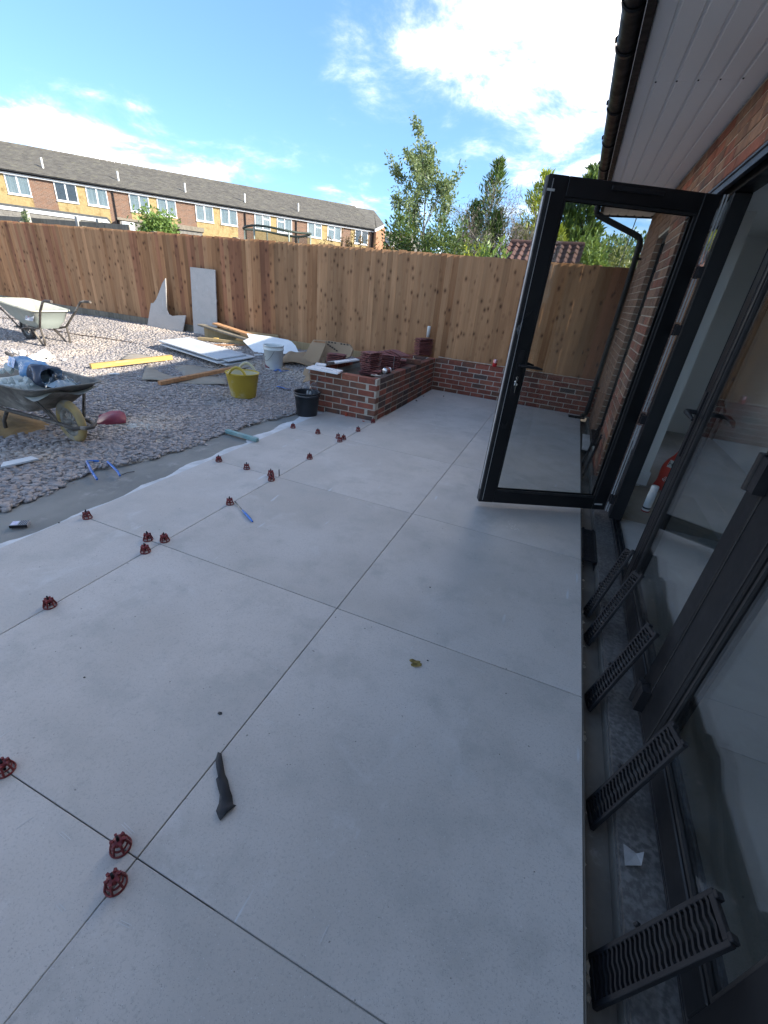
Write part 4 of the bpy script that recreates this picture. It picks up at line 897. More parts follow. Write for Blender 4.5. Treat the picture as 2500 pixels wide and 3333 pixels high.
p = ony(1395, 760, 13.6); bush('evergreen_shrub', 'dense dark green shrub crowding the foot of the ash tree', (p.x, 13.6), 1.15, .8, ony(1395, 690, 13.6).z+.15, L_DK, 9000, .11)
def conifer(name, label, c, h, r_, mat, n, ls, asp=.22, base=-.2, spires=((0, 0, 1),), bare=0, cat='tree'):
    t = thing(name, label, cat, (c[0], c[1], base)); mb = MB(); CC, DD, TT = [], [], []
    for sx, sy_, sf in spires:
        hh = h*sf; mb.tube([(sx*.3, sy_*.3, 0), (sx*.8, sy_*.8, hh*.5), (sx, sy_, hh*.97)], [.06, .04, .008], 7)
        nb = 120
        for k_ in range(nb):
            f = random.uniform(bare, 1)**.9; z = hh*f; a = random.random()*6.283; R_ = (r_*(1-f)**.75+.07)*random.uniform(.65, 1.15)*(.55+.45*sf); ux, uy = math.cos(a), math.sin(a)
            tip = Vector((sx*min(1, .3+f)+ux*R_, sy_*min(1, .3+f)+uy*R_, z+R_*.75+.05)); root = Vector((sx*min(1, .3+f), sy_*min(1, .3+f), z)); mb.tube([root, root.lerp(tip, .6)-Vector((0, 0, .03)), tip], [.012, .007, .003], 4, cap=False)
            m_ = int(n/len(spires)/nb)+1; q = RNG.random(m_)**.6
            P_ = np.array(root)[None]+(np.array(tip)-np.array(root))[None]*q[:, None]+RNG.normal(0, .05+.10*(1-f)*r_, (m_, 3))
            CC.append(P_); DD.append(np.array([ux*.55, uy*.55, .85])[None]+RNG.normal(0, .33, (m_, 3))); TT.append(np.clip(RNG.normal(.45, .2, m_)+.25*(q-.5), 0, 1))
    mb.build('trunk', BARKD, t); leaf_mesh(np.concatenate(CC), np.concatenate(DD), ls, asp, t, 'crown', mat, np.concatenate(TT)); return t
CY = 18.0
p = ony(1560, 830, CY); conifer('conifer', 'green conifer with upright pointed tips beside the ash tree', (p.x, CY), ony(1576, 540, CY).z+.2, 1.05, L_CON, 10000, .17, spires=((.15, 0, 1), (-.45, .2, .80), (-.8, .1, .62), (.45, -.1, .74)), bare=.38)
p = ony(1715, 820, CY); conifer('conifer', 'yellow green golden conifer behind the clay tiled roof', (p.x, CY), ony(1728, 580, CY).z+.2, 1.35, L_YEL, 13000, .17, spires=((.12, 0, 1), (.55, .1, .78), (-.35, .1, .72), (.85, 0, .72), (.2, -.3, .76)), bare=.3)
p = ony(1862, 820, 19.5); conifer('conifer', 'big dark conifer seen through the open door glass', (p.x, 19.5), ony(1872, 560, 19.5).z+.2, 1.0, L_CON, 12000, .24, asp=.26, spires=((.1, 0, 1), (.5, .2, .72), (-.5, 0, .85)), bare=.12)
# bare dead conifer between them
p = ony(1605, 835, 15.8); dd = thing('dead_conifer', 'bare grey dead conifer with tangled twigs above the fence', 'tree', (p.x, 15.8, -.2)); mb = MB(); tips = []
hd = ony(1610, 690, 15.8).z+.2
for k_ in range(17):
    a = random.random()*6.283; grow(mb, Vector((0, 0, hd*random.uniform(.3, .62))), Vector((math.cos(a)*.65, math.sin(a)*.5, 1)).normalized(), hd*.36, .02, 2, tips, .6, .25, 3, .003, .2)
mb.tube([(0, 0, 0), (.03, 0, hd*.5), (.2, 0, hd*.78)], [.06, .045, .012], 8); mb.tube([(.1, 0, hd*.5), (.42, .0, hd*.86), (.46, 0, hd*1.18)], [.02, .012, .004], 5)
mb.build('trunk', M('dead_wood', (.20, .175, .155), (.14, .12, .11), .95, 15, bump=.3), dd)
P_ = np.array([list(q[0]) for q in tips]); n_ = 5200; idx = RNG.integers(0, len(P_), n_); leaf_mesh(P_[idx]+RNG.normal(0, .08, (n_, 3)), RNG.normal(0, 1, (n_, 3)), .14, .07, dd, 'twigs', L_DEAD, RNG.random(n_))
p = ony(1620, 815, 11.5); bush('laurel_bush', 'bright leafy laurel bush just topping the fence by the tiled roof', (p.x, 11.5), .40, .35, ony(1620, 788, 11.5).z+.2, L_BR, 2300, .115)
p = ony(520, 740, 11.8); deciduous('sapling', 'leafy green sapling hiding the windows of one terraced house', (p.x-.1, 11.8, -.2), (ony(495, 622, 11.8).z+.2)*.76, .04, (.02, 0), L_BR, 5200, .13, .14, .85, .35, kids=3, levels=2, Lmain=.36, bark=BARKD)
p = ony(1985, 830, 22); bush('far_tree', 'grey green bush far behind the downpipe', (p.x-.2, 23), 1.3, 1.0, ony(1990, 760, 22).z+.2, L_DK, 5000, .16)
p = ony(2030, 830, 21); bush('far_tree', 'dark green bush far behind the downpipe elbow', (p.x+.5, 24), 1.3, 1.0, ony(2030, 738, 24).z+.2, L_CON, 5000, .16)
p = ony(2000, 845, 18); bush('pale_shrub', 'pale yellow green shrub topping the fence by the downpipe', (p.x, 18), .9, .6, ony(2000, 790, 18).z+.2, L_PALE, 4500, .13)
p = ony(1960, 820, 17); bush('shrub', 'light green shrub at the end of the clay tiled roof', (p.x-.35, 17.2), .7, .6, ony(1950, 760, 17).z+.1, L_BR, 4000, .13)
p = ony(1545, 815, 13.0); bush('shrub', 'low yellow green shrub under the conifer tips', (p.x-.2, 14.4), .55, .5, ony(1530, 785, 13).z+.15, L_YEL, 2200, .11)
for k_, (px_, top, lb) in enumerate(((1062, 768, 'sparse brown weed stems over the fence by the trampoline'), (1128, 745, 'tall brown dock stems over the fence in front of the last windows'), (1152, 752, 'brown weed stems over the fence beside the end window'), (1215, 775, 'dry grassy weeds over the fence by the orange flank wall'), (1255, 782, 'dry bush tops over the fence below the further gable'))):
    Y = 9.0; b_ = ony(px_, 800, Y); t_ = thing('weed', lb, 'weeds', (b_.x, Y, -.2)); mb = MB(); zt_ = ony(px_, top, Y).z+.2; CC = []
    for j in range(7):
        dx = random.uniform(-.16, .16); hh = zt_*random.uniform(.9, 1.0); mb.tube([(dx*.3, 0, 0), (dx*.8, random.uniform(-.05, .05), hh*.6), (dx, 0, hh)], [.006, .005, .002], 4, cap=False); CC += [(dx+random.gauss(0, .018), random.gauss(0, .018), hh-random.random()*.35) for _ in range(70)]
    mb.build('stems', BARKD, t_); sd = leaf_mesh(np.array(CC), RNG.normal(0, .5, (len(CC), 3))+np.array([0, 0, .5]), .035, .5, t_, 'seed_heads', leaf_mat('seed_head%d' % k_, (.14, .075, .03), (.26, .17, .07), .2), RNG.random(len(CC))); sd['kind'] = 'stuff'
# climber on the first concrete post
pc_ = ony(84, 690, 10.1); t_ = thing('climber', 'dry climbing plant clinging to the first concrete post', 'plant', (pc_.x-.12, 10.12, -.2)); zt_ = pc_.z+.25; CC = np.stack([RNG.normal(0, .07, 500), RNG.normal(0, .03, 500), zt_-RNG.random(500)*.8], 1)
MB().tube([(0, 0, 0), (.03, 0, zt_*.6), (0, 0, zt_)], [.012, .009, .004], 5).build('stems', BARKD, t_); leaf_mesh(CC, RNG.normal(0, 1, (500, 3)), .06, .5, t_, 'foliage', L_ASH, RNG.random(500))
# ------------------------------------------------------------------ wheelbarrows
def rrect(x0, x1, w0, w1, r_, z0, z1, n=5):          # rounded outline; width w0 at x0, w1 at x1; z0 at x0, z1 at x1
    out = []
    for cx, cy, a0 in ((x1-r_, w1-r_, 0), (x0+r_, w0-r_, 90), (x0+r_, -(w0-r_), 180), (x1-r_, -(w1-r_), 270)):
        for i in range(n+1):
            a = rad(a0+90*i/n); x = cx+r_*math.cos(a); y = cy+r_*math.sin(a); f = (x-x0)/(x1-x0); out.append(Vector((x, y, z0+(z1-z0)*f)))
    return out
def loft(mb, rings, smooth=True, cap=False):
    n = len(rings[0]); vs = [v for r_ in rings for v in r_]
    mb.add(vs, [(i*n+j, i*n+(j+1) % n, (i+1)*n+(j+1) % n, (i+1)*n+j) for i in range(len(rings)-1) for j in range(n)], smooth)
    if cap: mb.add(rings[-1], [tuple(range(n))])
    return mb
def wheel(parent, R, tyre, rim, spokes=8, wid=.045):
    t = MB(); n = 28; k_ = 10; vs = []
    for i in range(n):
        a = 2*math.pi*i/n
        for j in range(k_): b = 2*math.pi*j/k_; rr_ = R-wid+wid*math.cos(b); vs.append((rr_*math.cos(a), wid*.85*math.sin(b), rr_*math.sin(a)+R))
    t.add(vs, [(i*k_+j, i*k_+(j+1) % k_, ((i+1) % n)*k_+(j+1) % k_, ((i+1) % n)*k_+j) for i in range(n) for j in range(k_)], True)
    w_ = t.build('wheel', tyre, parent)
    r_ = MB().lathe([(R-2*wid+.012, -.022), (R-2*wid+.012, .022), (R-2*wid-.018, .012), (R-2*wid-.018, -.012), (R-2*wid+.012, -.022)], 24, Matrix.Translation((0, 0, R)) @ Matrix.Rotation(rad(90), 4, 'X')); r_.tube([(0, -.06, R), (0, .06, R)], .022, 10)
    for i in range(spokes): a = 2*math.pi*i/spokes; r_.bar((.02*math.cos(a), 0, R+.02*math.sin(a)), ((R-2*wid)*math.cos(a), 0, R+(R-2*wid)*math.sin(a)), .02, .012, (0, 1, 0))
    r_.build('rim', rim, w_); return w_
DUST = M('dusty_steel', (.20, .19, .165), (.115, .11, .10), .85, 7, bump=.5, bscale=40, dirt=(.36, .34, .30), dscale=4, dlo=.48, dhi=.68)
DTUBE = M('dusty_tube', (.10, .085, .07), (.06, .052, .045), .7, 9, bump=.3, dirt=(.34, .29, .23), dscale=6, dlo=.5, dhi=.66)
GREENP = M('green_grey_plastic', (.31, .35, .32), (.25, .285, .265), .5, 3, bump=.1, dirt=(.42, .42, .37), dscale=3, dlo=.5, dhi=.7); CREAM = M('cement_dust', (.66, .64, .50), (.52, .50, .40), .9, 3, bump=.5, bscale=30, dirt=(.40, .38, .30), dscale=4, dlo=.52, dhi=.72)
TYRE = M('tyre_rubber', (.035, .034, .033), (.06, .056, .052), .9, 9, bump=.4, dirt=(.17, .15, .13), dscale=5, dlo=.5, dhi=.72); TYREY = M('sand_caked_tyre', (.42, .30, .115), (.32, .24, .12), .85, 7, bump=.5, dirt=(.27, .25, .21), dscale=4, dlo=.5, dhi=.6)
# plastic barrow (forward is -x, wheel to the left)
w1 = yard(100, 1104); b1 = thing('wheelbarrow', 'green grey plastic wheelbarrow with cream dusty tub, empty', 'wheelbarrow', (w1.x, w1.y, w1.z-.01), rad(178))
ro = [rrect(-.68, -.12, .17, .15, .07, .27, .30), rrect(-.76, .06, .25, .23, .09, .38, .44), rrect(-.83, .26, .315, .30, .11, .555, .645), rrect(-.855, .285, .335, .32, .12, .565, .655), rrect(-.855, .285, .335, .32, .12, .580, .670)]
tb = MB(); loft(tb, ro); tb.add(ro[0], [tuple(range(len(ro[0])))]); tub = tb.build('tub', GREENP, b1)
ri = [rrect(-.848, .278, .328, .313, .115, .581, .671), rrect(-.815, .245, .300, .285, .10, .565, .655), rrect(-.745, .05, .235, .215, .085, .395, .455), rrect(-.67, -.11, .16, .14, .07, .285, .315)]
loft(MB(), ri, cap=True).build('lining', CREAM, b1); MB().tube(ro[3]+[ro[3][0]], .012, 6, cap=False).build('rim_edge', CREAM, tub)
wheel(b1, .19, TYRE, M('grey_rim', (.30, .29, .27), None, .7), 6)
for s_ in (-1, 1):
    MB().tube([(.02, s_*.085, .19), (-.25, s_*.12, .25), (-.60, s_*.20, .265), (-.76, s_*.22, .30), (-1.02, s_*.29, .585), (-1.17, s_*.305, .735), (-1.25, s_*.31, .755)], .018, 8).tube([(-1.25, s_*.31, .755), (-1.42, s_*.315, .765)], .023, 8).build('handle', DTUBE, b1)
    MB().tube([(-.46, s_*.17, .255), (-.62, s_*.195, .10), (-.70, s_*.205, .015), (-.77, s_*.21, .02), (-.79, s_*.215, .12), (-.77, s_*.22, .30)], .0175, 8).build('leg', DTUBE, b1)
MB().bar((.03, -.10, .20), (.20, -.24, .52), .02, .02).bar((.03, .10, .20), (.20, .24, .52), .02, .02).tube([(-.02, -.10, .19), (.24, -.07, .20), (.26, .07, .20), (-.02, .10, .19)], .014, 8).build('front_brace', DTUBE, b1)
sm = Matrix.Translation((-.808, .085, .455)) @ Matrix.Rotation(rad(-90), 4, 'Z') @ Matrix.Rotation(rad(78), 4, 'X')
def stick(): return MB().box(-.12, .12, -.055, .055, 0, .002, Matrix.Translation((-.38, .268, .425)) @ Matrix.Rotation(rad(180), 4, 'Z') @ Matrix.Rotation(rad(62), 4, 'X'))
smt = Matrix.Translation((-.66, .2795, .450)) @ Matrix.Rotation(rad(180), 4, 'Z') @ Matrix.Rotation(rad(66), 4, 'X')
lb_ = MB().box(-.105, .105, -.05, .05, 0, .002, smt).build('label_sticker', M('sticker_white', (.66, .67, .69), (.55, .57, .60), .6, 20), b1)
text_mesh('N', .06, M('sticker_red', (.55, .05, .04), None, .6), 'sticker_letter', smt @ Matrix.Translation((-.03, .012, .0032)), lb_); text_mesh('O', .05, BLACK_PL, 'sticker_letter', smt @ Matrix.Translation((-.075, -.012, .0032)), lb_)
MB().box(.0, .095, -.042, .008, .0022, .0028, smt).build('sticker_print', M('sticker_grey', (.40, .42, .46), None, .6), lb_)
# loaded steel barrow (forward is +x)
w2 = yard(228, 1441); b2 = thing('wheelbarrow', 'dirty steel wheelbarrow loaded with rubble, sand-yellow wheel', 'wheelbarrow', (w2.x, w2.y+.06, w2.z-.01), rad(-5))
ro = [rrect(-.80, -.26, .19, .17, .06, .215, .255), rrect(-.88, -.10, .27, .25, .08, .34, .38), rrect(-.94, .08, .335, .29, .09, .465, .505), rrect(-.965, .115, .352, .305, .09, .468, .510), rrect(-.965, .115, .352, .305, .09, .480, .522), rrect(-.93, .07, .325, .28, .085, .472, .512), rrect(-.87, -.10, .262, .242, .078, .34, .38), rrect(-.79, -.26, .182, .162, .06, .225, .265)]
tb = MB(); loft(tb, ro, cap=True); tb.add(ro[0], [tuple(range(len(ro[0])))]); tb.build('tray', DUST, b2)
wheel(b2, .19, TYREY, DUST, 10, .038)
for s_ in (-1, 1):
    MB().tube([(.22, s_*.05, .19), (.19, s_*.09, .185), (.0, s_*.105, .195), (-.35, s_*.16, .205), (-.80, s_*.23, .215), (-1.15, s_*.28, .48), (-1.45, s_*.29, .54)], .0175, 8).build('handle', DTUBE, b2)
    MB().bar((-.0, s_*.108, .20), (-.09, s_*.22, .44), .04, .010, (0, 1, 0)).build('stay', DTUBE, b2)
    MB().tube([(-.58, s_*.20, .225), (-.64, s_*.23, .11), (-.64, s_*.235, .02), (-.74, s_*.235, .012), (-.84, s_*.225, .12), (-.90, s_*.23, .23)], .016, 8).build('leg', DTUBE, b2)
MB().tube([(.22, -.05, .19), (.255, -.03, .192), (.255, .03, .192), (.22, .05, .19)], .018, 8).build('front_loop', DTUBE, b2)
def chunk_mesh(name, mat, k_):
    bm = bmesh.new(); bmesh.ops.create_icosphere(bm, subdivisions=2, radius=1); rnd = random.Random(k_)
    ds = [(Vector((rnd.gauss(0, 1), rnd.gauss(0, 1), rnd.gauss(0, 1))).normalized(), rnd.uniform(.34, .72)) for _ in range(11)]
    for v in bm.verts:
        for d, c in ds:
            q = v.co.dot(d)
            if q > c: v.co -= d*(q-c)
        v.co *= rnd.uniform(.95, 1.05)
    me = bpy.data.meshes.new(name); bm.to_mesh(me); bm.free(); me.materials.append(mat); return me
GREYR = M('cement_rubble', (.66, .67, .61), (.52, .53, .48), .95, 8, bump=.6, bscale=40); WHITR = M('plaster_rubble', (.84, .83, .79), (.74, .72, .67), .95, 8, bump=.5, bscale=40)
CM = [chunk_mesh('rubble_chunk', GREYR, i) for i in range(4)]; CW = [chunk_mesh('rubble_chunk', WHITR, 10+i) for i in range(4)]
bw = Matrix.Translation(b2.location) @ Matrix.Rotation(rad(-5), 4, 'Z')
hp = MB().grid(lambda a, b: bw @ Vector((-.90+a*.95, (-.29+b*.58)*(1-.10*a), .425+.025*math.sin(a*11)*math.cos(b*9)+.03*math.sin(math.pi*a)*math.sin(math.pi*b)+.02*a)), 26, 18).build('rubble_fines', GREYR); tag(hp, 'crumbled grey cement filling the steel wheelbarrow', 'rubble', kind='stuff')
for i in range(46):
    x_, y_ = random.uniform(-.84, -.10), random.uniform(-.27, .22); s_ = random.choice((.024, .030, .036, .045, .055, .065)); p = bw @ Vector((x_, y_, .462+s_*.4+.085*max(0, 1-abs(x_+.55)*2)*max(0, 1-abs(y_)*3)))
    o = inst(CM[i % 4], 'rubble_chunk', p, (random.random()*6, random.random()*6, random.random()*6), None, (s_, s_*.9, s_*.7)); tag(o, 'grey lump of cement rubble in the steel wheelbarrow', 'rubble', 'rubble lumps in the wheelbarrow')
# blue bag and clear bag on the load
BAGB = M('blue_bag', (.09, .25, .46), (.06, .18, .36), .5, 6, bump=.3, bscale=14, bdist=.02, dirt=(.36, .43, .48), dscale=6, dlo=.44, dhi=.66); BAGD = M('bag_inside', (.02, .03, .055), (.04, .05, .08), .5, 8, bump=.3)
def bagf(a, b, L, w_, h): 
    an = 2*math.pi*b; sg = lambda q, e_: math.copysign(abs(q)**e_, q); cr = .012*math.sin(a*17+an*2)+.009*math.sin(a*31-an*3); sq = 1-.25*math.exp(-(a/.12)**2)-.30*max(0, (a-.8)/.2)
    return Vector((a*L, sg(math.cos(an), .7)*w_*sq+cr, sg(math.sin(an), .7)*h*sq*(.75+1.25*a)+cr+.02*math.sin(a*6)*(1-a)))
bm_ = bw @ Matrix.Translation((-.70, .05, .575)) @ Matrix.Rotation(rad(-6), 4, 'Z') @ Matrix.Rotation(rad(2), 4, 'Y') @ Matrix.Rotation(rad(-22), 4, 'X')
bag = MB().grid(lambda a, b: bm_ @ bagf(a, b, .62, .115, .048), 26, 24).build('cement_bag', BAGB, solid=.003); tag(bag, 'torn blue cement bag lying on the rubble in the steel wheelbarrow', 'bag')
MB().grid(lambda a, b: bm_ @ (bagf(.72+a*.28, b, .62, .1165, .0495)+Vector((a*.004, 0, 0))), 8, 24).build('torn_end', BAGD, bag, solid=.002)
tm4 = bm_ @ Matrix.Translation((.33, -.118, .01)) @ Matrix.Rotation(rad(90), 4, 'X'); text_mesh('20', .062, M('bag_print', (.62, .68, .74), None, .5), 'bag_lettering', bm_ @ Matrix.Translation((.36, -.1300, .012)) @ Matrix.Rotation(rad(90), 4, 'X') @ Matrix.Rotation(rad(68), 4, 'Z'), bag)
pr_ = MB()
for i in range(6):
    for j in range(8): pr_.box(0, .019, 0, .009, 0, .0015, bm_ @ Matrix.Translation((.12+i*.021, -.1285+.0012*j*0, -.035+j*.0105)) @ Matrix.Rotation(rad(90), 4, 'X'))
pr_.build('bag_pattern', M('bag_print_blue', (.05, .32, .70), None, .4), bag)
CLEAR = glass_mat('clear_bag', (.80, .86, .90), 1.3, .25)
cb = MB().grid(lambda a, b: bw @ Vector((-.09+.18*a+.02*math.sin(b*9), -.12+.22*b+.015*math.sin(a*8), .515+.085*math.sin(math.pi*a)*math.sin(math.pi*b)+.012*math.sin(a*19+b*23)+.008*math.sin(b*41))), 22, 22).build('clear_bag', CLEAR); tag(cb, 'crumpled clear plastic bag at the front of the loaded barrow', 'plastic bag')
MB().grid(lambda a, b: bw @ Vector((-.07+.13*a, -.10+.18*b, .505+.045*math.sin(math.pi*a)*math.sin(math.pi*b))), 8, 8).build('bag_content', M('grey_powder', (.42, .46, .48), None, .9, bump=.5), cb)
# heap of sand under the loaded barrow
SAND = M('building_sand', (.36, .235, .105), (.29, .185, .085), .95, 14, bump=.6, bscale=160, bdist=.004, world=True)
sh_ = MB().grid(lambda a, b: (w2.x-1.75+1.35*a, w2.y-.42+.72*b, yard_z(w2.x-1, w2.y)-.02+.115*max(0, 1-((a-.42)/.55)**2)*max(0, 1-((b-.5)/.5)**2)+.004*math.sin(a*40)*math.sin(b*31)), 30, 24).build('sand_heap', SAND); tag(sh_, 'low heap of orange building sand under the loaded wheelbarrow', 'sand', kind='stuff')

# ------------------------------------------------------------------ things lying on the gravel
def lay(p, ang=0, dz=0): return Matrix.Translation((p[0], p[1], yard_z(p[0], p[1])+dz)) @ Matrix.Rotation(ang, 4, 'Z')
cen = yard(118, 1168)
for i in range(30):
    f = random.random()**.6; a = random.random()*6.283; x_, y_ = cen.x+math.cos(a)*f*.62, cen.y+math.sin(a)*f*.24; s_ = random.choice((.03, .045, .06, .085, .11, .13))*(1.12-.6*f)
    o = inst(CW[i % 4], 'rubble_chunk', (x_, y_, yard_z(x_, y_)+s_*.45+.012), (random.random()*.6, random.random()*.6, random.random()*6), None, (s_*1.25, s_, s_*.62)); tag(o, 'white lump of plaster rubble in the sunlit pile on the gravel', 'rubble', 'white plaster rubble on the gravel')
YEL = M('yellow_timber', (.52, .34, .10), (.44, .28, .08), .75, 10, (1, 10, 10), bump=.2, dirt=(.42, .36, .25), dscale=3); CARD = M('cardboard', (.335, .235, .145), (.28, .195, .12), .9, 2, bump=.15, bscale=18, bdist=.004); CARDG = M('dusty_cardboard', (.33, .285, .225), (.26, .22, .175), .95, 3, bump=.3, bscale=12, dirt=(.40, .37, .32), dscale=3)
def plank(name, label, pa, pb, wd, th, mat, z0=.0, cat='timber', tilt=0, group=None):
    a, b = Vector(pa), Vector(pb); a.z = yard_z(a.x, a.y)+z0+th/2+.012; b.z = yard_z(b.x, b.y)+z0+th/2+.012; d = b-a; L = d.length
    x = d.normalized(); z = Vector((0, 0, 1)); y = z.cross(x).normalized(); z = x.cross(y); m = Matrix(((x.x, y.x, z.x, a.x), (x.y, y.y, z.y, a.y), (x.z, y.z, z.z, a.z), (0, 0, 0, 1))) @ Matrix.Rotation(tilt, 4, 'X')
    o = bpy.data.objects.new(name, MB().box(0, L, -wd/2, wd/2, -th/2, th/2).mesh(name, mat, .003)); o.matrix_world = m; link(o); o.matrix_world = m; return tag(o, label, cat, group)
plank('timber_batten', 'yellow edged timber batten lying across the gravel', yard(297, 1203), yard(560, 1172), .075, .07, YEL)
plank('timber_batten', 'brown timber batten under the dusty cardboard sheet', yard(520, 1256), yard(770, 1205), .07, .05, FB[0])
plank('timber_sleeper', 'pale treated timber sleeper leaning end below the grey slabs', yard(648, 1108), yard(830, 1126), .10, .05, PALE)
plank('timber_sleeper', 'pale treated timber sleeper standing on edge behind the jagged board', yard(640, 1106)+Vector((.0, .24, 0)), yard(880, 1132)+Vector((0, .26, 0)), .05, .19, PALE)
for k_, (dy, dz, lb) in enumerate(((.0, .10, 'brown plank resting under another on the pale sleepers'), (.10, .145, 'brown plank on top of the timber pile by the fence'))):
    a = Vector((-6.75+.28*k_, 7.06+dy, 0)); b = Vector((-5.0, 6.90+dy, 0)); a.z = yard_z(a.x, a.y)+dz+.12; b.z = yard_z(b.x, b.y)+.07+.05*k_; d = (b-a); x = d.normalized(); y = Vector((0, 0, 1)).cross(x).normalized(); z = x.cross(y)
    o = bpy.data.objects.new('brown_plank', MB().box(0, d.length, -.075, .075, -.016, .016).mesh('brown_plank', FB[1] if k_ else GREYW, .002)); mtx = Matrix(((x.x, y.x, z.x, a.x), (x.y, y.y, z.y, a.y), (x.z, y.z, z.z, a.z), (0, 0, 0, 1))); link(o); o.matrix_world = mtx; tag(o, lb, 'plank', 'planks piled by the fence')
o = MB().box(-.045, .045, -.03, .03, 0, .06).build('timber_block', YEL, bevel=.004); q = yard(708, 1112); o.location = (q.x, q.y-.03, q.z+.01); o.rotation_euler = (.1, 0, .3); tag(o, 'small pale timber block in front of the sleepers', 'block')
# grey slab panels leaning on the fence
def lean_panel(name, poly, x0, y0, lean, th, label, rz=0, z0=None, mat=None, cat='slab'):
    z0 = yard_z(x0, y0) if z0 is None else z0
    m = Matrix.Translation((x0, y0, z0)) @ Matrix.Rotation(rz, 4, 'Z') @ Matrix.Rotation(rad(90)-lean, 4, 'X')
    o = bpy.data.objects.new(name, MB().prism(poly, th).mesh(name, mat or PORC)); link(o); o.matrix_world = m; return tag(o, label, cat)
pa, pb, pt = yard(632, 1085), yard(718, 1087), ony(629, 870, 7.40)
PX0 = ony(632, 1086, 7.27).x; PWD = .605
lean_panel('slab', [(0, 0), (PWD, 0), (PWD, .62), (PWD+.012, .66), (PWD-.002, .70), (PWD, 1.19), (0, 1.195)], PX0, 7.28, rad(4.5), .02, 'tall grey porcelain slab leaning against the fence')
lx = ony(482, 1063, 7.2).x; LW = ony(597, 1081, 7.2).x - lx
def Lp(px, py, Y=7.24): q = ony(px, py, Y); return ((q.x-lx), (q.z-yard_z(q.x, 7.2)+.0)*1.005)
outl = [Lp(*q) for q in [(482, 1062), (597, 1083), (604, 1027), (580, 1027), (560, 1029), (549, 1023), (542, 1008), (538, 970), (535, 935), (532, 906), (523, 922), (513, 955), (506, 975), (497, 987), (490, 987)]]
outl[0] = (outl[0][0], 0); outl[1] = (outl[1][0], 0)
lean_panel('slab_offcut', outl, lx, 7.24, rad(4), .02, 'grey porcelain offcut with curved cut edge leaning on the fence')
WBOARD = M('white_board', (.80, .81, .80), (.72, .73, .73), .5, 2, bump=.03)
ja = yard(838, 1157); 
def jag(px, py):
    # a board propped on the sleepers: plane rising towards the fence
    v = pray(px, py); p0 = Vector((-5.0, 6.62, .235)); nr = Vector((.05, -.62, .78)).normalized(); t_ = nr.dot(p0-CAMP)/nr.dot(v); return CAMP+v*t_
jp = [jag(*q) for q in [(803, 1085), (811, 1100), (791, 1109), (838, 1156), (905, 1152), (973, 1149), (962, 1125), (950, 1112), (938, 1106), (880, 1095)]]
nr = Vector((.05, -.62, .78)).normalized()*.012
o = MB().add(jp+[q-nr for q in jp], [tuple(range(10)), tuple(reversed(range(10, 20)))]+[(i, (i+1) % 10, 10+(i+1) % 10, 10+i) for i in range(10)]).build('white_board', WBOARD); tag(o, 'broken white board with jagged end propped on the timbers', 'board')
# stack of pale slabs lying flat
sa, sb_, sc_, sd_ = yard(520, 1135), yard(612, 1128), yard(795, 1180), yard(722, 1196)
cx_, cy_ = (sa.x+sc_.x)/2, (sa.y+sc_.y)/2
ang_s = math.atan2(sd_.y-sa.y, sd_.x-sa.x)
SLABW = M('pale_slab', (.60, .62, .63), (.54, .56, .57), .5, 1.5, bump=.04, dirt=(.50, .50, .49), dscale=3)
for i, (dx, dy, da, w_, l_) in enumerate(((.10, .03, .02, .58, 1.62), (.04, -.02, -.015, .60, 1.55), (.16, .05, .03, .56, 1.5), (0, 0, 0, .59, 1.56))):
    o = MB().box(-l_/2, l_/2, -w_/2, w_/2, 0, .018).build('slab', SLABW, bevel=.001); o.location = (cx_+dx, cy_+dy+.05, yard_z(cx_, cy_)+.035+i*.026); o.rotation_euler = (rad(3.0), rad(2.5), ang_s+da); tag(o, ('lowest', 'second lowest', 'third', 'topmost')[i]+' pale slab of the stack lying flat on the gravel', 'slab', 'slabs stacked on the gravel')
for px_, py_, s_, rz_, lb in ((740, 1150, .17, .4, 'thin grey slab sliver beside the slab stack'), (828, 1162, .16, 1.0, 'thin grey slab sliver below the jagged board'), (935, 1150, .22, .2, 'thin grey slab sliver behind the white bucket'), (352, 1222, .10, .5, 'white scrap of board beside the yellow batten'), (5, 1530, .16, 1.2, 'pale flat stone offcut on the gravel near the concrete edge')):
    q = yard(px_, py_); o = MB().prism([(0, 0), (s_*1.5, .02), (s_*1.3, s_*.6), (.03, s_*.5)], .014).build('slab_sliver', SLABW); o.location = (q.x, q.y, q.z+.012); o.rotation_euler = (.05, -.04, rz_); tag(o, lb, 'slab piece')
# cardboard
def card(name, label, pts, z, mat, bend, nu=18, nv=10, solid=.004, lift=0):
    a, b, c, d = [Vector(q) for q in pts]
    def fn(u, v):
        q = (a*(1-u)+b*u)*(1-v)+(d*(1-u)+c*u)*v; q = q.copy(); q.z = yard_z(q.x, q.y)+z+bend(u, v); return q
    o = MB().grid(fn, nu, nv).build(name, mat, solid=solid); return tag(o, label, 'cardboard')
card('cardboard_sheet', 'dusty flattened cardboard sheet in front of the slab stack', (yard(462, 1240), yard(740, 1262), yard(735, 1205), yard(480, 1192)), .022, CARDG, lambda u, v: .022*math.sin(u*9+v*3)*(.4+v)+.02*math.sin(v*7)*u+.03*max(0, u-.8)*4*(1-v))
card('cardboard_sheet', 'dusty grey cardboard flap behind the yellow batten', (yard(395, 1172), yard(505, 1180), yard(520, 1158), yard(420, 1162)), .02, CARDG, lambda u, v: .03*math.sin(u*4+1)*v)
card('cardboard_sheet', 'dusty cardboard piece under the slab stack corner', (yard(770, 1212), yard(830, 1190), yard(815, 1172), yard(730, 1190)), .016, CARDG, lambda u, v: .012*math.sin(u*6))
hc = Vector((-3.95, 6.55, 0))
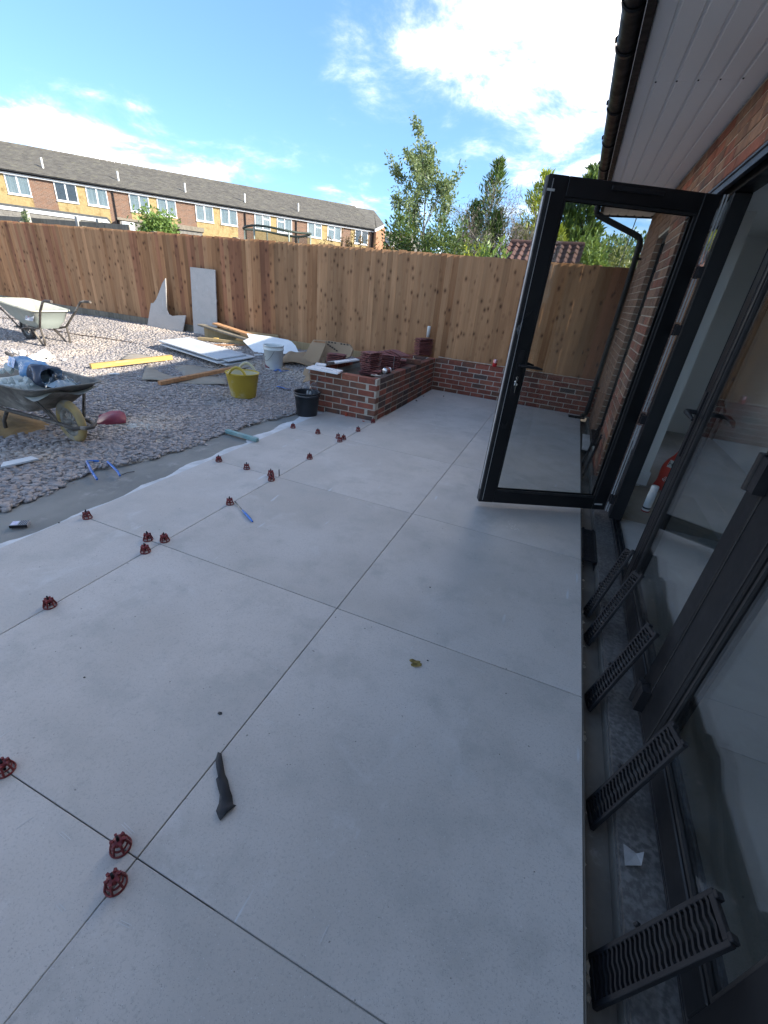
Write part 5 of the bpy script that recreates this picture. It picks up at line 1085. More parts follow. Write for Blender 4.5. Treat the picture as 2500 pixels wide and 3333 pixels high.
card('cardboard_sheet', 'curled brown cardboard sheet in front of the cardboard heap', (yard(905, 1195), yard(1055, 1200), yard(1060, 1160), yard(925, 1172)), .02, CARD, lambda u, v: .16*math.exp(-((u-.12)/.12)**2)*v*.4+.22*u**3*v+.05*math.sin(u*5)+.02)
card('cardboard_sheet', 'brown cardboard sheet under the curled one', (yard(900, 1205), yard(1035, 1215), yard(1040, 1190), yard(905, 1190)), .012, CARD, lambda u, v: .01*math.sin(u*7+v*2))
def ony_poly(pts, Y0, lean=.0): return [ony(px_, py_, Y0+lean*(1150-py_)) for px_, py_ in pts]
def card_box(label, pts, Y0, th=.03, lean=.003):
    ps = ony_poly(pts, Y0, lean); n = len(ps); back = [q+Vector((.01, th, .0)) for q in ps]
    o = MB().add(ps+back, [tuple(range(n)), tuple(reversed(range(n, 2*n)))]+[(i, (i+1) % n, n+(i+1) % n, n+i) for i in range(n)]).build('cardboard_box', CARD); return tag(o, label, 'cardboard')
c1 = card_box('flattened brown cardboard box leaning at the left of the heap', [(985, 1168), (1010, 1120), (1020, 1106), (1062, 1110), (1058, 1125), (1035, 1180), (1010, 1185)], 6.55)
c2 = card_box('flattened printed cardboard box leaning on the heap behind the planter', [(1030, 1170), (1048, 1135), (1066, 1109), (1120, 1118), (1136, 1121), (1148, 1138), (1140, 1160), (1090, 1180)], 6.75)
MB().add(ony_poly([(1022, 1108), (1060, 1112), (1057, 1117), (1019, 1113)], 6.545, .003), [(0, 1, 2, 3)]).build('crease', FB[0], c1)
pk = MB()
for i in range(7): 
    q = ony_poly([(1068+i*10, 1111+i*1.5), (1074+i*10, 1112+i*1.5), (1074+i*10, 1116+i*1.5), (1068+i*10, 1115+i*1.5)], 6.745, .003)
    if i != 3: pk.add(q, [(0, 1, 2, 3)])
for i in range(5): pk.add(ony_poly([(1066+i*7, 1118+i*5), (1072+i*7, 1121+i*5), (1070+i*7, 1125+i*5), (1064+i*7, 1122+i*5)], 6.742, .003), [(0, 1, 2, 3)])
pk.build('print', M('black_print', (.04, .03, .025), None, .8, bump=0), c2)
for k_, (pts, Y0, lb) in enumerate((([(985, 1218), (992, 1198), (1002, 1202), (1000, 1228)], 5.3, 'small torn cardboard piece behind the black bucket'), ([(984, 1245), (1000, 1218), (1007, 1212), (1008, 1238)], 5.0, 'brown cardboard flap against the planter by the black bucket'))):
    card_box(lb, pts, Y0, .006, .004)

# ------------------------------------------------------------------ buckets
q = yard(771, 1298); YT = M('yellow_rubber', (.52, .37, .045), (.46, .32, .04), .5, 3, bump=.1, dirt=(.56, .50, .30), dscale=4, dlo=.50, dhi=.66); YTI = M('yellow_dusty', (.58, .54, .38), (.50, .45, .28), .85, 4, bump=.3)
yt = thing('flexible_tub', 'yellow flexible rubber tub with two handles, caked with cement', 'tub', (q.x, q.y+.14, q.z+.005), rad(20))
MB().lathe([(.0, .0), (.145, .0), (.155, .012), (.205, .30), (.212, .305), (.215, .318), (.208, .322), (.200, .310), (.150, .02), (0.0, .02)], 32, None, True, 1.02, .96).build('body', YT, yt)
MB().lathe([(.2055, .306), (.199, .30), (.175, .16), (.0, .15)], 32, None, True, 1.0, .94).build('cement_residue', YTI, yt)
for s_ in (-1, 1): MB().tube([(-.105+.21*i/10, s_*(.19-.005*math.sin(math.pi*i/10)), .316+.088*math.sin(math.pi*i/10)**.7) for i in range(11)], .017, 8).build('handle', YT if s_ < 0 else YTI, yt)
q = yard(878, 1206); WB_ = M('bucket_white', (.66, .69, .66), (.60, .63, .61), .5, 3, bump=.05, dirt=(.50, .52, .48), dscale=5)
wb = thing('plastic_bucket', 'white plastic bucket with printed label and dusty rim', 'bucket', (q.x, q.y+.12, q.z+.005), rad(-20))
MB().lathe([(0, 0), (.128, 0), (.133, .01), (.152, .30), (.160, .302), (.162, .325), (.154, .328), (.158, .36), (.166, .362), (.166, .375), (.154, .376), (.148, .36), (.128, .02), (0, .02)], 32).build('body', WB_, wb)
MB().lathe([(.150, .345), (.13, .12), (.0, .11)], 28).build('residue', M('bucket_inside', (.36, .38, .36), (.30, .32, .30), .8), wb)
MB().tube([(.150*math.cos(a), .150*math.sin(a), .30-.16*math.sin(math.pi*i/12)) for i, a in [(i, rad(-150+120*i/12)) for i in range(13)]], .0035, 6).build('wire_handle', M('wire', (.25, .25, .25), None, .4, metal=.8), wb)
lbm = MB(); 
for i in range(14):
    a = rad(-165+100*i/14); b_ = rad(-165+100*(i+1)/14); r0_, r1_ = .1375, .145
    zt_ = .135-.085*i/14; lbm.add([(r0_*math.cos(a), r0_*math.sin(a), .03), (r0_*math.cos(b_), r0_*math.sin(b_), .03), (r1_*math.cos(b_), r1_*math.sin(b_), max(zt_-.006, .035)), (r1_*math.cos(a), r1_*math.sin(a), zt_)], [(0, 1, 2, 3)])
lbm.build('label_band', M('label_purple', (.20, .085, .10), (.16, .07, .085), .6), wb)
def on_bucket(txt, size, ang, z, r_, mat, nm): return text_mesh(txt, size, mat, nm, Matrix.Rotation(rad(ang), 4, 'Z') @ Matrix.Translation((0, -r_, z)) @ Matrix.Rotation(rad(90), 4, 'X'), wb)
DKP = M('dark_print', (.05, .06, .08), None, .6, bump=0); on_bucket('corto', .05, -50, .225, .1515, DKP, 'label_text'); on_bucket('20', .022, -8, .20, .1495, DKP, 'label_text')
gpn = MB()
for i in range(5): gpn.bar((0, 0, 0), (.018, 0, .05), .0025, .002) if False else gpn.add([Matrix.Rotation(rad(-30+i*6), 4, 'Z') @ Vector((0, -.1468-.003*0, z)) for z in (.06+.012*i, .063+.012*i)]+[Matrix.Rotation(rad(-30+i*6+4), 4, 'Z') @ Vector((0, -.1478, z)) for z in (.10+.012*i, .097+.012*i)], [(0, 1, 2, 3)])
gpn.build('label_lines', M('grey_print', (.45, .46, .48), None, .6, bump=0), wb)
q = onz(985, 1354); bb = thing('plastic_bucket', 'black plastic bucket with tools beside the brick planter', 'bucket', (q.x, q.y+.10, -.008), rad(10))
BKT = M('bucket_black', (.016, .018, .022), (.024, .026, .03), .42, 6, bump=.08, dirt=(.08, .08, .085), dscale=12, dlo=.66, dhi=.8)
MB().lathe([(0, 0), (.118, 0), (.123, .01), (.148, .235), (.158, .237), (.160, .252), (.152, .255), (.154, .275), (.163, .277), (.163, .287), (.150, .288), (.146, .27), (.118, .02), (0, .02)], 32).build('body', BKT, bb)
MB().lathe([(.1435, .24), (.135, .19), (0, .185)], 24).build('water', M('dark_slurry', (.05, .052, .055), None, .25, bump=.1), bb)
MB().tube([(.158*math.cos(a), .158*math.sin(a), .268-.012*math.sin(math.pi*i/12)) for i, a in [(i, rad(195+150*i/12)) for i in range(13)]], .0035, 6).build('wire_handle', M('wire', None or (.25, .25, .25)), bb)
for k_, dx in enumerate((-.005, .032)): 
    o = MB().tube([(q.x+dx, q.y+.12, .18), (q.x+dx+.004, q.y+.115, .262), (q.x+dx+.006, q.y+.112, .285)], [.012, .014, .009], 10).build('tool_handle', M('grey_rubber', (.42, .43, .43), None, .6)); tag(o, 'grey tool handle sticking up in the black bucket', 'tool', 'tool handles in the black bucket')
PLB = glass_mat('white_bag_film', (.72, .76, .8), 1.4, .3)
o = MB().grid(lambda a, b: (q.x-.13+.19*a+.02*math.sin(b*8), q.y+.20+.10*b+.02*math.sin(a*7), .20+.24*b*(.35+.65*a)+.018*math.sin(a*15+b*9)), 14, 14).build('plastic_bag', PLB); tag(o, 'crumpled clear plastic sheet between black bucket and planter', 'plastic bag')
BLUE = M('blue_plastic', (.03, .17, .55), (.025, .13, .43), .4, 6, bump=.1, dirt=(.30, .36, .45), dscale=9, dlo=.56, dhi=.75)
def wob(label, pts, name, wd, mat=BLUE, cat='plastic', seed=1, dz=.02):
    rr_ = random.Random(seed); m = MB(); n = len(pts); vs = []
    for i, p in enumerate(pts):
        p = Vector(p); d = (Vector(pts[min(i+1, n-1)])-Vector(pts[max(i-1, 0)])).normalized(); s_ = d.cross(Vector((0, 0, 1))); w_ = wd*rr_.uniform(.6, 1.2); vs += [p+s_*w_+Vector((0, 0, dz*rr_.random()+.012)), p-s_*w_+Vector((0, 0, dz*rr_.random()+.012))]
    m.add(vs, [(2*i, 2*i+1, 2*i+3, 2*i+2) for i in range(n-1)]); o = m.build(name, mat, solid=.003); return tag(o, label, cat)
wob('blue plastic strapping scrap at the foot of the white bucket', [yard(893, 1212), yard(905, 1207), yard(915, 1212), yard(940, 1210)], 'blue_scrap', .035, seed=2)
wob('blue plastic scrap between black bucket and gravel', [yard(902, 1262), yard(918, 1265), yard(932, 1271), yard(948, 1272)], 'blue_scrap', .03, seed=3)
# red shovel blade on the gravel
q = yard(375, 1376); RED = M('maroon_plastic', (.26, .035, .055), (.22, .03, .045), .5, 4, bump=.08, dirt=(.42, .22, .24), dscale=4, dlo=.55, dhi=.78)
pts_ = [(-.16, -.02), (-.15, .06), (-.09, .12), (0, .135), (.07, .11), (.13, .04), (.17, -.05), (.02, -.12), (-.11, -.155), (-.13, -.11)]
m = MB(); n = len(pts_); vs = [(x_, y_, .03+.20*max(0, .13-abs(x_)*.3)*(1-((x_)/.2)**2)*.35+.02*(y_+.1)) for x_, y_ in pts_]; vs.append((0, 0, .062)); m.add(vs, [(i, (i+1) % n, n) for i in range(n)], True); m.add([vs[0], (-.18, .0, .03), (-.185, .03, .032), vs[1]], [(0, 1, 2, 3)])
o = m.build('shovel_blade', RED, solid=.006); o.location = (q.x, q.y, q.z+.02); o.rotation_euler = (rad(20), 0, rad(18)); o.scale = (.9, .9, .9); tag(o, 'maroon plastic shovel blade lying on the gravel', 'shovel')
m = MB()
for i in range(900):
    cx_, cy_, sg_ = ((.30, .05, .08), (.34, .06, .10), (.26, .03, .06))[i % 3]; x_, y_ = q.x+cx_+RNG.normal(0, sg_), q.y+cy_+RNG.normal(0, sg_*.8); s_ = .003+.005*random.random(); z_ = yard_z(x_, y_)+.014; m.add([(x_+s_*math.cos(a), y_+s_*math.sin(a), z_) for a in (0, 2, 4.1)]+[(x_, y_, z_+s_)], [(0, 1, 3), (1, 2, 3), (2, 0, 3)])
o = m.build('powder_spill', WHITR); tag(o, 'white powder spilt on the gravel beside the maroon shovel', 'powder', kind='stuff')
for k_, (pts, lb) in enumerate(((((322, 1501), (300, 1500), (282, 1502), (297, 1532), (316, 1560)), 'bent blue plastic strip lying at the edge of the gravel'), (((350, 1503), (368, 1520), (383, 1535), (390, 1548)), 'short curved blue plastic strip on the concrete edge'))):
    ps = [onz(*p_, .012) for p_ in pts]; m = MB(); m.tube(ps, [.009]*len(ps), 6); o = m.build('blue_strip', BLUE); tag(o, lb, 'plastic strip')
ps = [onz(392, 1548, -.012), onz(415, 1538, -.01), onz(438, 1535, -.012)]; tag(MB().tube(ps, .003, 5).build('wire_offcut', BLACK_PL), 'thin dark wire offcut beside the curved blue strip', 'wire')
a, b = onz(738, 1403, .012), onz(838, 1432, .022); o = bpy.data.objects.new('timber_stick', MB().box(0, (b-a).length, -.022, .022, -.018, .018).mesh('timber_stick', M('blue_green_paint', (.20, .34, .34), (.15, .27, .28), .6, 8, bump=.2, dirt=(.34, .38, .36), dscale=5), .003)); link(o); o.matrix_world = frame(a, b-a, (0, 0, 1)); tag(o, 'blue green painted timber stick across the concrete edge', 'timber')
q = onz(66, 1708); cg = thing('card_packet', 'small black and white card packet lying on the concrete edge', 'packet', (q.x, q.y, -.008), rad(40))
MB().box(-.045, .045, -.028, .028, 0, .022).build('box', M('packet_card', (.35, .36, .40), (.28, .28, .30), .4), cg, bevel=.002); pkm = MB()
for i in range(5): pkm.box(.002+i*.009, .006+i*.009, -.0275, .0275, .0221, .0226)
pkm.box(-.0455, .0455, -.0287, -.0281, .002, .02).build('print', BLACK_PL, cg); MB().box(-.040, -.006, -.022, .022, .0221, .0227).build('picture', M('packet_print', (.62, .62, .72), (.45, .42, .60), .4, 40), cg)
# dark cable across the gravel
cp = [yard(0, 1037), yard(60, 1040), yard(120, 1060), yard(185, 1080), yard(260, 1093), yard(350, 1105), yard(430, 1118), yard(500, 1132)]
tag(MB().tube([p_+Vector((0, 0, .018)) for p_ in cp], .008, 6).build('cable', M('brown_hose', (.12, .08, .055), None, .7)), 'thin brown hose snaking over the sunlit gravel behind the plastic barrow', 'hose')
plank('brown_plank', 'long thin brown batten on the gravel behind the slab stack', yard(535, 1127), yard(800, 1128), .03, .025, FB[0])

# ------------------------------------------------------------------ roof tiles, trims and bits on the planter
MARO = M('maroon_tile', (.25, .085, .075), (.18, .062, .058), .75, 9, bump=.4, bscale=90, dirt=(.10, .05, .05), dscale=6, dlo=.5, dhi=.7, rnd=.14)
def tile_me():
    m = MB(); L_, w_ = .265, .165
    m.grid(lambda a, b: (a*L_-L_/2, b*w_-w_/2, .010+.006*(1-(2*a-1)**2)+.003*(1-(2*b-1)**2)), 6, 4); m.grid(lambda a, b: (a*L_-L_/2, b*w_-w_/2, .006*(1-(2*a-1)**2)+.003*(1-(2*b-1)**2)), 6, 4)
    e1_ = [(i/6, 0) for i in range(7)]+[(1, j/4) for j in range(1, 5)]+[(1-i/6, 1) for i in range(1, 7)]+[(0, 1-j/4) for j in range(1, 4)]; n = len(e1_)
    f = lambda a, b, z: (a*L_-L_/2, b*w_-w_/2, z+.006*(1-(2*a-1)**2)+.003*(1-(2*b-1)**2)); m.add([f(a, b, .010) for a, b in e1_]+[f(a, b, 0) for a, b in e1_], [(i, (i+1) % n, n+(i+1) % n, n+i) for i in range(n)]); m.box(L_/2-.02, L_/2-.008, -.05, -.02, -.008, .004).box(L_/2-.02, L_/2-.008, .02, .05, -.008, .004)
    return m.mesh('roof_tile', MARO)
TL = tile_me()
def tiles(c, n, rz, z0, lab, step=.0245, jit=.009, rr_=.04):
    for i in range(n):
        o = inst(TL, 'roof_tile', (c[0]+random.uniform(-jit, jit), c[1]+random.uniform(-jit, jit), z0+.008+i*step), (random.uniform(-.012, .012), random.uniform(-.012, .012), rz+random.uniform(-rr_, rr_)+(math.pi if i % 2 else 0))); tag(o, lab, 'roof tile', lab.replace('maroon clay roof tile ', 'roof tiles '))
FZ = .408
cB = onz(1203, 1205, FZ+.06); tiles((cB.x+.02, cB.y-.02), 3, rad(8), FZ, 'maroon clay roof tile spread at the bottom of the planter corner stack', rr_=.16, jit=.02); tiles((cB.x+.0, cB.y+.03), 9, rad(80), FZ+.072, 'maroon clay roof tile in the planter corner stack beside the metal can', rr_=.03)
cC = onz(1258, 1205, FZ+.03); tiles((cC.x+.04, cC.y+.02), 10, rad(12), FZ, 'maroon clay roof tile in the strapped planter stack behind the can')
cE = onz(1290, 1195, FZ); tiles((cE.x+.06, cE.y+.16), 4, rad(35), FZ, 'maroon clay roof tile lying low behind the strapped planter stack', rr_=.2)
for i, (dx, dy, dz, ty) in enumerate(((-.06, .02, .235, .10), (.02, .05, .262, .14), (.09, .04, .285, .17))):
    o = inst(TL, 'roof_tile', (cC.x+.04+dx, cC.y+.06+dy, FZ+dz-.012*i), (-.03, ty, rad(-12-6*i))); tag(o, 'loose maroon clay roof tile slanting on top of the strapped stack', 'roof tile', 'loose roof tiles on the strapped stack')
MB().box(-.0015, .0015, -.087, .087, 0, .235).build('strap_band', CHROME).location = (cC.x+.10, cC.y+.03, FZ); bpy.data.objects['strap_band'].rotation_euler = (0, 0, rad(12)); tag(bpy.data.objects['strap_band'], 'thin metal strap round the planter tile stack', 'strap')
ZT = z0+.075*NC-.010
cD = onz(1393, 1160, ZT); tiles((cD.x-.11, cD.y+.03), 11, rad(52), ZT, 'maroon clay roof tile in the stack at the inner wall corner', step=.0245)
cA = ony(1086, 1172, 5.95); 
tiles((cA.x, cA.y), 5, rad(8), yard_z(cA.x, cA.y), 'maroon clay roof tile at the base of the stack on the cardboard', rr_=.25, jit=.05)
tiles((cA.x+.02, cA.y+.05), 12, rad(10), yard_z(cA.x, cA.y)+.115, 'maroon clay roof tile in the stack on the cardboard heap')
o = MB().lathe([(0, 0), (.028, 0), (.028, .155), (.024, .17), (0, .17)], 18).build('white_tube', M('tube_white', (.78, .78, .74), None, .4, bump=0)); o.location = (cD.x-.06, cD.y+.05, ZT+.008+11*.0245+.014); tag(o, 'white plastic tube standing on the corner tile stack', 'tube')
def trim(pts, z, lab):
    ps = [onz(*p_, z) for p_ in pts]; n = 4; o = MB().add(ps+[q_-Vector((0, 0, .018)) for q_ in ps], [(0, 1, 2, 3), (7, 6, 5, 4)]+[(i, (i+1) % n, n+(i+1) % n, n+i) for i in range(n)]).build('white_trim', WHITE_P); return tag(o, lab, 'trim board')
trim([(997, 1195), (1099, 1214), (1116, 1205), (1020, 1188)], ZT+.03, 'white plastic trim board along the front edge of the planter')
trim([(1064, 1177), (1158, 1166), (1170, 1170), (1070, 1184)], ZT+.035, 'long white plastic trim board across the left planter wall')
trim([(1025, 1186), (1060, 1191), (1066, 1184), (1030, 1180)], ZT+.022, 'short white plastic trim offcut on the left planter wall')
o = MB().add([onz(*p_, ZT+.042) for p_ in ((1062, 1186), (1090, 1184), (1088, 1177), (1064, 1178))], [(0, 1, 2, 3)]).build('black_trowel', BLACK_PL, solid=.006); tag(o, 'thin black plate lying between the white trims', 'plate')
q = onz(1348, 1186, ZT); o = inst(brick_mesh(.215, .1, BR[1]), 'loose_brick', (q.x-.11, q.y-.05, ZT+.001), (0, 0, rad(18))); tag(o, 'single loose brick lying on the planter side wall', 'brick')
o = MB().lathe([(0, 0), (.02, 0), (.018, .012), (0, .016)], 10).build('mortar_blob', M('ochre_blob', (.5, .4, .25), None, .9)); o.location = (q.x-.02, q.y+.02, ZT+.068); tag(o, 'tiny pale mortar blob on the loose brick', 'mortar')
q = onz(1247, 1219, ZT); cn = MB().lathe([(.0, .0), (.034, .0), (.036, .004), (.033, .008), (.033, .10), (.036, .104), (.034, .108), (.03, .106), (.03, .012), (0, .01)], 22, Matrix.Rotation(rad(90), 4, 'Y')).build('drinks_can', M('can_metal', (.62, .60, .60), (.5, .48, .48), .3, 10, metal=.7, bump=.05)); cn.location = (q.x-.01, q.y+.06, ZT+.036); cn.rotation_euler = (0, 0, rad(75)); tag(cn, 'empty metal can lying on the planter corner', 'can')
MB().lathe([(.0345, .03), (.0345, .085)], 22, Matrix.Rotation(rad(90), 4, 'Y')).build('can_label', MARO, cn)
o = MB().grid(lambda a, b: (a*.12-.06, b*.05-.025, .004+.006*math.sin(a*9)*math.sin(b*5)), 10, 5).build('mortar_scrap', MORTAR, solid=.006); q = onz(1225, 1226, ZT); o.location = (q.x-.02, q.y+.03, ZT+.004); o.rotation_euler = (0, 0, .3); tag(o, 'flat smear of mortar on the planter corner', 'mortar')
q = onz(1619, 1186, ZT); rc = thing('red_can', 'small red and silver drinks can on the low brick wall', 'can', (q.x, 7.285, ZT), 0)
MB().lathe([(0, 0), (.031, 0), (.035, .006), (.035, .058)], 20).build('body', M('can_red', (.50, .02, .025), None, .35, bump=0), rc); MB().lathe([(.0351, .058), (.0345, .10), (.028, .112), (.026, .113), (.025, .108), (0, .107)], 20).build('top', M('can_silver', (.65, .52, .50), (.5, .2, .2), .35, 30, metal=.6), rc)
ORS = M('orange_plastic', (.45, .07, .03), None, .5)
for (px_, py_, lb, ang) in ((1134, 1351, 'orange red plastic wedge upright at the planter foot', 1), (1183, 1372, 'orange red plastic wedge lying flat by the planter corner', 0)):
    q = onz(px_, py_); o = MB().box(-.014, .014, -.008, .008, 0, .042 if ang else .008).build('plastic_wedge', ORS, bevel=.002); o.location = (q.x, min(q.y, 4.755), .001); tag(o, lb, 'wedge')

# ------------------------------------------------------------------ levelling caps on the paving joints
CAPM = M('cap_red', (.20, .022, .022), (.15, .018, .019), .45, 12, bump=.1, dirt=(.34, .20, .19), dscale=30, dlo=.62, dhi=.8)
def cap_mesh():
    m = MB(); m.lathe([(.0235, .0), (.0285, .0), (.0290, .003), (.0275, .006), (.0245, .005), (.0235, 0)], 24)
    for i in range(6):
        a = 2*math.pi*i/6; c_, s_ = math.cos(a), math.sin(a)
        m.tube([(.026*c_, .026*s_, .004), (.0225*c_, .0225*s_, .018), (.0185*c_, .0185*s_, .030), (.0165*c_, .0165*s_, .036)], [.0034, .0034, .0034, .004], 6)
        m.box(-.0045, .0045, -.0035, .0035, 0, .011, Matrix.Rotation(a, 4, 'Z') @ Matrix.Translation((.0165, 0, .032)))
    m.lathe([(.0, .030), (.0155, .030), (.0175, .033), (.0165, .038), (.008, .040), (0, .040)], 18); m.lathe([(.0175, .016), (.0225, .016), (.0222, .019), (.0175, .019), (.0175, .016)], 18)
    return m.mesh('levelling_cap', CAPM)
CAP = cap_mesh(); STEM = MB().tube([(0, 0, .005), (0, 0, .045), (0, 0, .060)], [.0042, .0042, .0034], 8).mesh('stem', BLACK_PL)
CAPS = [(187, 1118, 'at the patio edge nearest the card packet'), (317, 1166, 3), (360, 1168, 3), (319, 1192, 3), (114, 1310, 'alone on the long joint, away from the clustered caps'), (470, 996, 'at the patio edge level with the bare spacer stem'),
        (531, 1012, 'midway from the patio edge to the bare spacer stem'), (587, 1036, 2), (587, 1024, 2), (501, 1088, 'touching the blue handled pointing tool'), (673, 990, 'alone between the spacer stem and the planter'), (632, 923, 'at the patio edge beside the black bucket'),
        (686, 935, 'between the black bucket and the trio by the planter'), (728, 946, 4), (744, 947, 4), (734, 952, 4), (775, 930, 'on the long joint between the trio and the planter corner'), (802, 914, 'tucked against the planter corner'), (250, 1842, 'on the cross joint left of the crossing by the torn membrane'), (262, 1917, 'on the long joint just below the crossing by the torn membrane'), (3, 1670, 'far along the cross joint from the torn membrane')]
SH = {2: ('one of two beside the bare spacer stem', 'red levelling caps beside the spacer stem'), 3: ('in the trio at the crossing nearest the card packet', 'red levelling caps in the trio by the packet'), 4: ('in the trio at the crossing nearest the planter', 'red levelling caps in the trio by the planter')}
for fx, fy, lb in CAPS:
    q = onz(fx*1.507, (fy+1.5)*1.507, .0)
    for xj in (-1.9595, -.7555):
        if abs(q.x-xj) < .035: q.x = xj
    for yj in YS:
        if abs(q.y-yj) < .03: q.y = yj
    if abs(q.x+1.9595) < .001 and q.y > 4.6: q.y = 4.722
    o = inst(CAP, 'levelling_cap', (q.x, q.y, .0004), (0, 0, random.random()*6)); inst(STEM, 'stem', (0, 0, 0), (0, 0, 0), o)
    tx, gr = SH[lb] if isinstance(lb, int) else (lb, 'red levelling caps on the paving joints'); tag(o, 'dark red levelling cap '+tx, 'levelling cap', gr)
q = onz(909, 1549); tag(MB().box(q.x-.002, q.x+.002, q.y-.004, q.y+.004, -.01, .058).build('spacer_stem', BLACK_PL), 'bare black spacer stem sticking up from a paving joint', 'spacer')
# blue-handled pointing tool on the paving
a, b = onz(766, 1632, .016), onz(822, 1697, .01); d = b-a; ht = thing('pointing_tool', 'thin pointing tool with scuffed blue handle lying on the paving', 'tool', (a.x, a.y, 0), math.atan2(d.y, d.x)); L_ = d.length
MB().tube([(0, 0, .014), (L_*.3, 0, .010), (L_*.5, 0, .008)], .0032, 6).box(-.01, .05, -.004, .004, .010, .014).build('blade', DUST, ht); MB().tube([(L_*.42, 0, .009), (L_*.55, 0, .010), (L_*.85, 0, .0105), (L_, 0, .008)], [.005, .0085, .0085, .006], 8).build('grip', BLUE, ht)
# torn strip of black membrane
sp = [(1207, 350), (1235, 362), (1248, 440), (1262, 520), (1285, 570), (1300, 640), (1318, 690), (1326, 755), (1350, 762), (1318, 772), (1270, 790), (1240, 825), (1228, 880), (1212, 860), (1192, 805), (1215, 745), (1222, 680), (1205, 620), (1192, 560), (1208, 540), (1195, 470), (1190, 420)]
ps = [onz(200+x_/2.37, 2300+y_/2.37, .004+.003*((i*7) % 3)) for i, (x_, y_) in enumerate(sp)]; cc = [(ps[i]+ps[-i-1])/2 for i in range(len(ps)//2)]
m = MB(); n = len(ps); h_ = n//2
vs = []
for i in range(h_): vs += [ps[i], (ps[i]+ps[n-1-i])/2+Vector((0, 0, .0025+.003*math.sin(i*1.7))), ps[n-1-i]]
m.add(vs, [(3*i, 3*i+1, 3*i+4, 3*i+3) for i in range(h_-1)]+[(3*i+1, 3*i+2, 3*i+5, 3*i+4) for i in range(h_-1)], True)
o = m.build('membrane_strip', M('grey_membrane', (.030, .031, .035), (.042, .043, .048), .75, 10, bump=.5, bscale=60, spec=.2, dirt=(.09, .09, .095), dscale=16, dlo=.58, dhi=.75), solid=.002); tag(o, 'torn strip of dark grey membrane lying on the paving joint', 'strip')
q = onz(1350, 2155); m = MB()
m.grid(lambda a, b: (a*.05-.025, (b-.5)*.022*math.sin(math.pi*(.1+.8*a)), .004+.006*math.sin(a*8)*(b-.4)), 8, 4)
o = m.build('dry_leaf', M('leaf_ochre', (.27, .20, .055), (.16, .115, .035), .8, 40)); o.location = (q.x, q.y, .001); o.rotation_euler = (0, 0, .2); tag(o, 'dry yellow brown leaf on the paving', 'leaf')
o = inst(o.data, 'dry_leaf', (q.x+.012, q.y-.016, .002), (.2, 0, .5)); tag(o, 'second dry leaf curled against the yellow brown one', 'leaf')
bits = MB()
for i in range(230):
    x_, y_ = random.uniform(-2.55, .40), random.uniform(-.3, 4.6); s_ = .0010+.0022*random.random()**4; bits.add([(x_+s_*math.cos(a)*random.uniform(.7, 1.5), y_+s_*math.sin(a), .0006) for a in (0, 2, 4.1)]+[(x_, y_, .0006+s_*.8)], [(0, 1, 3), (1, 2, 3), (2, 0, 3)])
for px_, py_, s_ in ((716, 2322, .011), (275, 2205, .006), (192, 1702, .009), (1400, 1912, .006), (1872, 1428, .007), (1392, 2150, .006)):
    q = onz(px_, py_); bits.add([(q.x+s_*math.cos(a), q.y+s_*.7*math.sin(a), .0008) for a in (0, 1.3, 2.5, 3.8, 5.1)]+[(q.x, q.y, s_*.8)], [(0, 1, 5), (1, 2, 5), (2, 3, 5), (3, 4, 5), (4, 0, 5)])
mk = MB()
for i in range(60):                                  # mortar dust left in pairs of dashes where clips sat across the joints
    if i % 2: x_ = random.choice((-1.9595, -.7555)); y_ = random.uniform(-.4, 4.6); dx, dy = random.choice((-1, 1))*random.uniform(.05, .09), 0; ang = random.uniform(-.2, .2)
    else: y_ = random.choice((.339, 1.5355, 2.735, 3.9385)); x_ = random.uniform(-2.5, .35); dx, dy = 0, random.choice((-1, 1))*random.uniform(.04, .08); ang = random.uniform(-.2, .2)+(0 if random.random() < .5 else 1.4)
    L_ = random.uniform(.02, .06)
    for q_ in (0, .006): mk.box(-L_/2, L_/2, -.0007, .0007, .0004, .0007, Matrix.Translation((x_+dx+q_*.4, y_+dy+q_, 0)) @ Matrix.Rotation(ang, 4, 'Z'))
o = mk.build('mortar_marks', M('mortar_dust', (.58, .58, .57), (.52, .52, .51), .95, bump=0)); tag(o, 'faint pale mortar dashes along the paving joints', 'marks', kind='stuff')
o = bits.build('grit', M('dark_grit', (.09, .085, .08), None, .9)); tag(o, 'scattered dark grit and crumbs on the paving', 'grit', kind='stuff')
wbits = MB()
for (cx__, cy__, n, sp_) in ((-.02, 2.93, 40, .05), (-2.2, 4.3, 25, .2), (-1.75, 5.6, 12, .3)):
    for i in range(n): x_, y_ = cx__+random.gauss(0, sp_), cy__+random.gauss(0, sp_*.6); s_ = .002+.005*random.random()**2; wbits.add([(x_+s_*math.cos(a), y_+s_*math.sin(a), .0007) for a in (0, 2, 4.1)]+[(x_, y_, s_*.7)], [(0, 1, 3), (1, 2, 3), (2, 0, 3)])
o = wbits.build('plaster_crumbs', WHITR); tag(o, 'small white plaster crumbs on the paving', 'crumbs', kind='stuff')
for px_, py_ in ((1478, 1268), (1440, 1290), (1352, 1305), (1375, 1290)):
    q = onz(px_, py_); o = inst(chunk_mesh('brick_chip', BR[2], int(px_)), 'brick_chip', (q.x+.02, q.y, .008), (0, 0, px_), None, (.022, .016, .01)); tag(o, 'dark brick chip at the foot of the planter side', 'chip', 'brick chips by the planter')

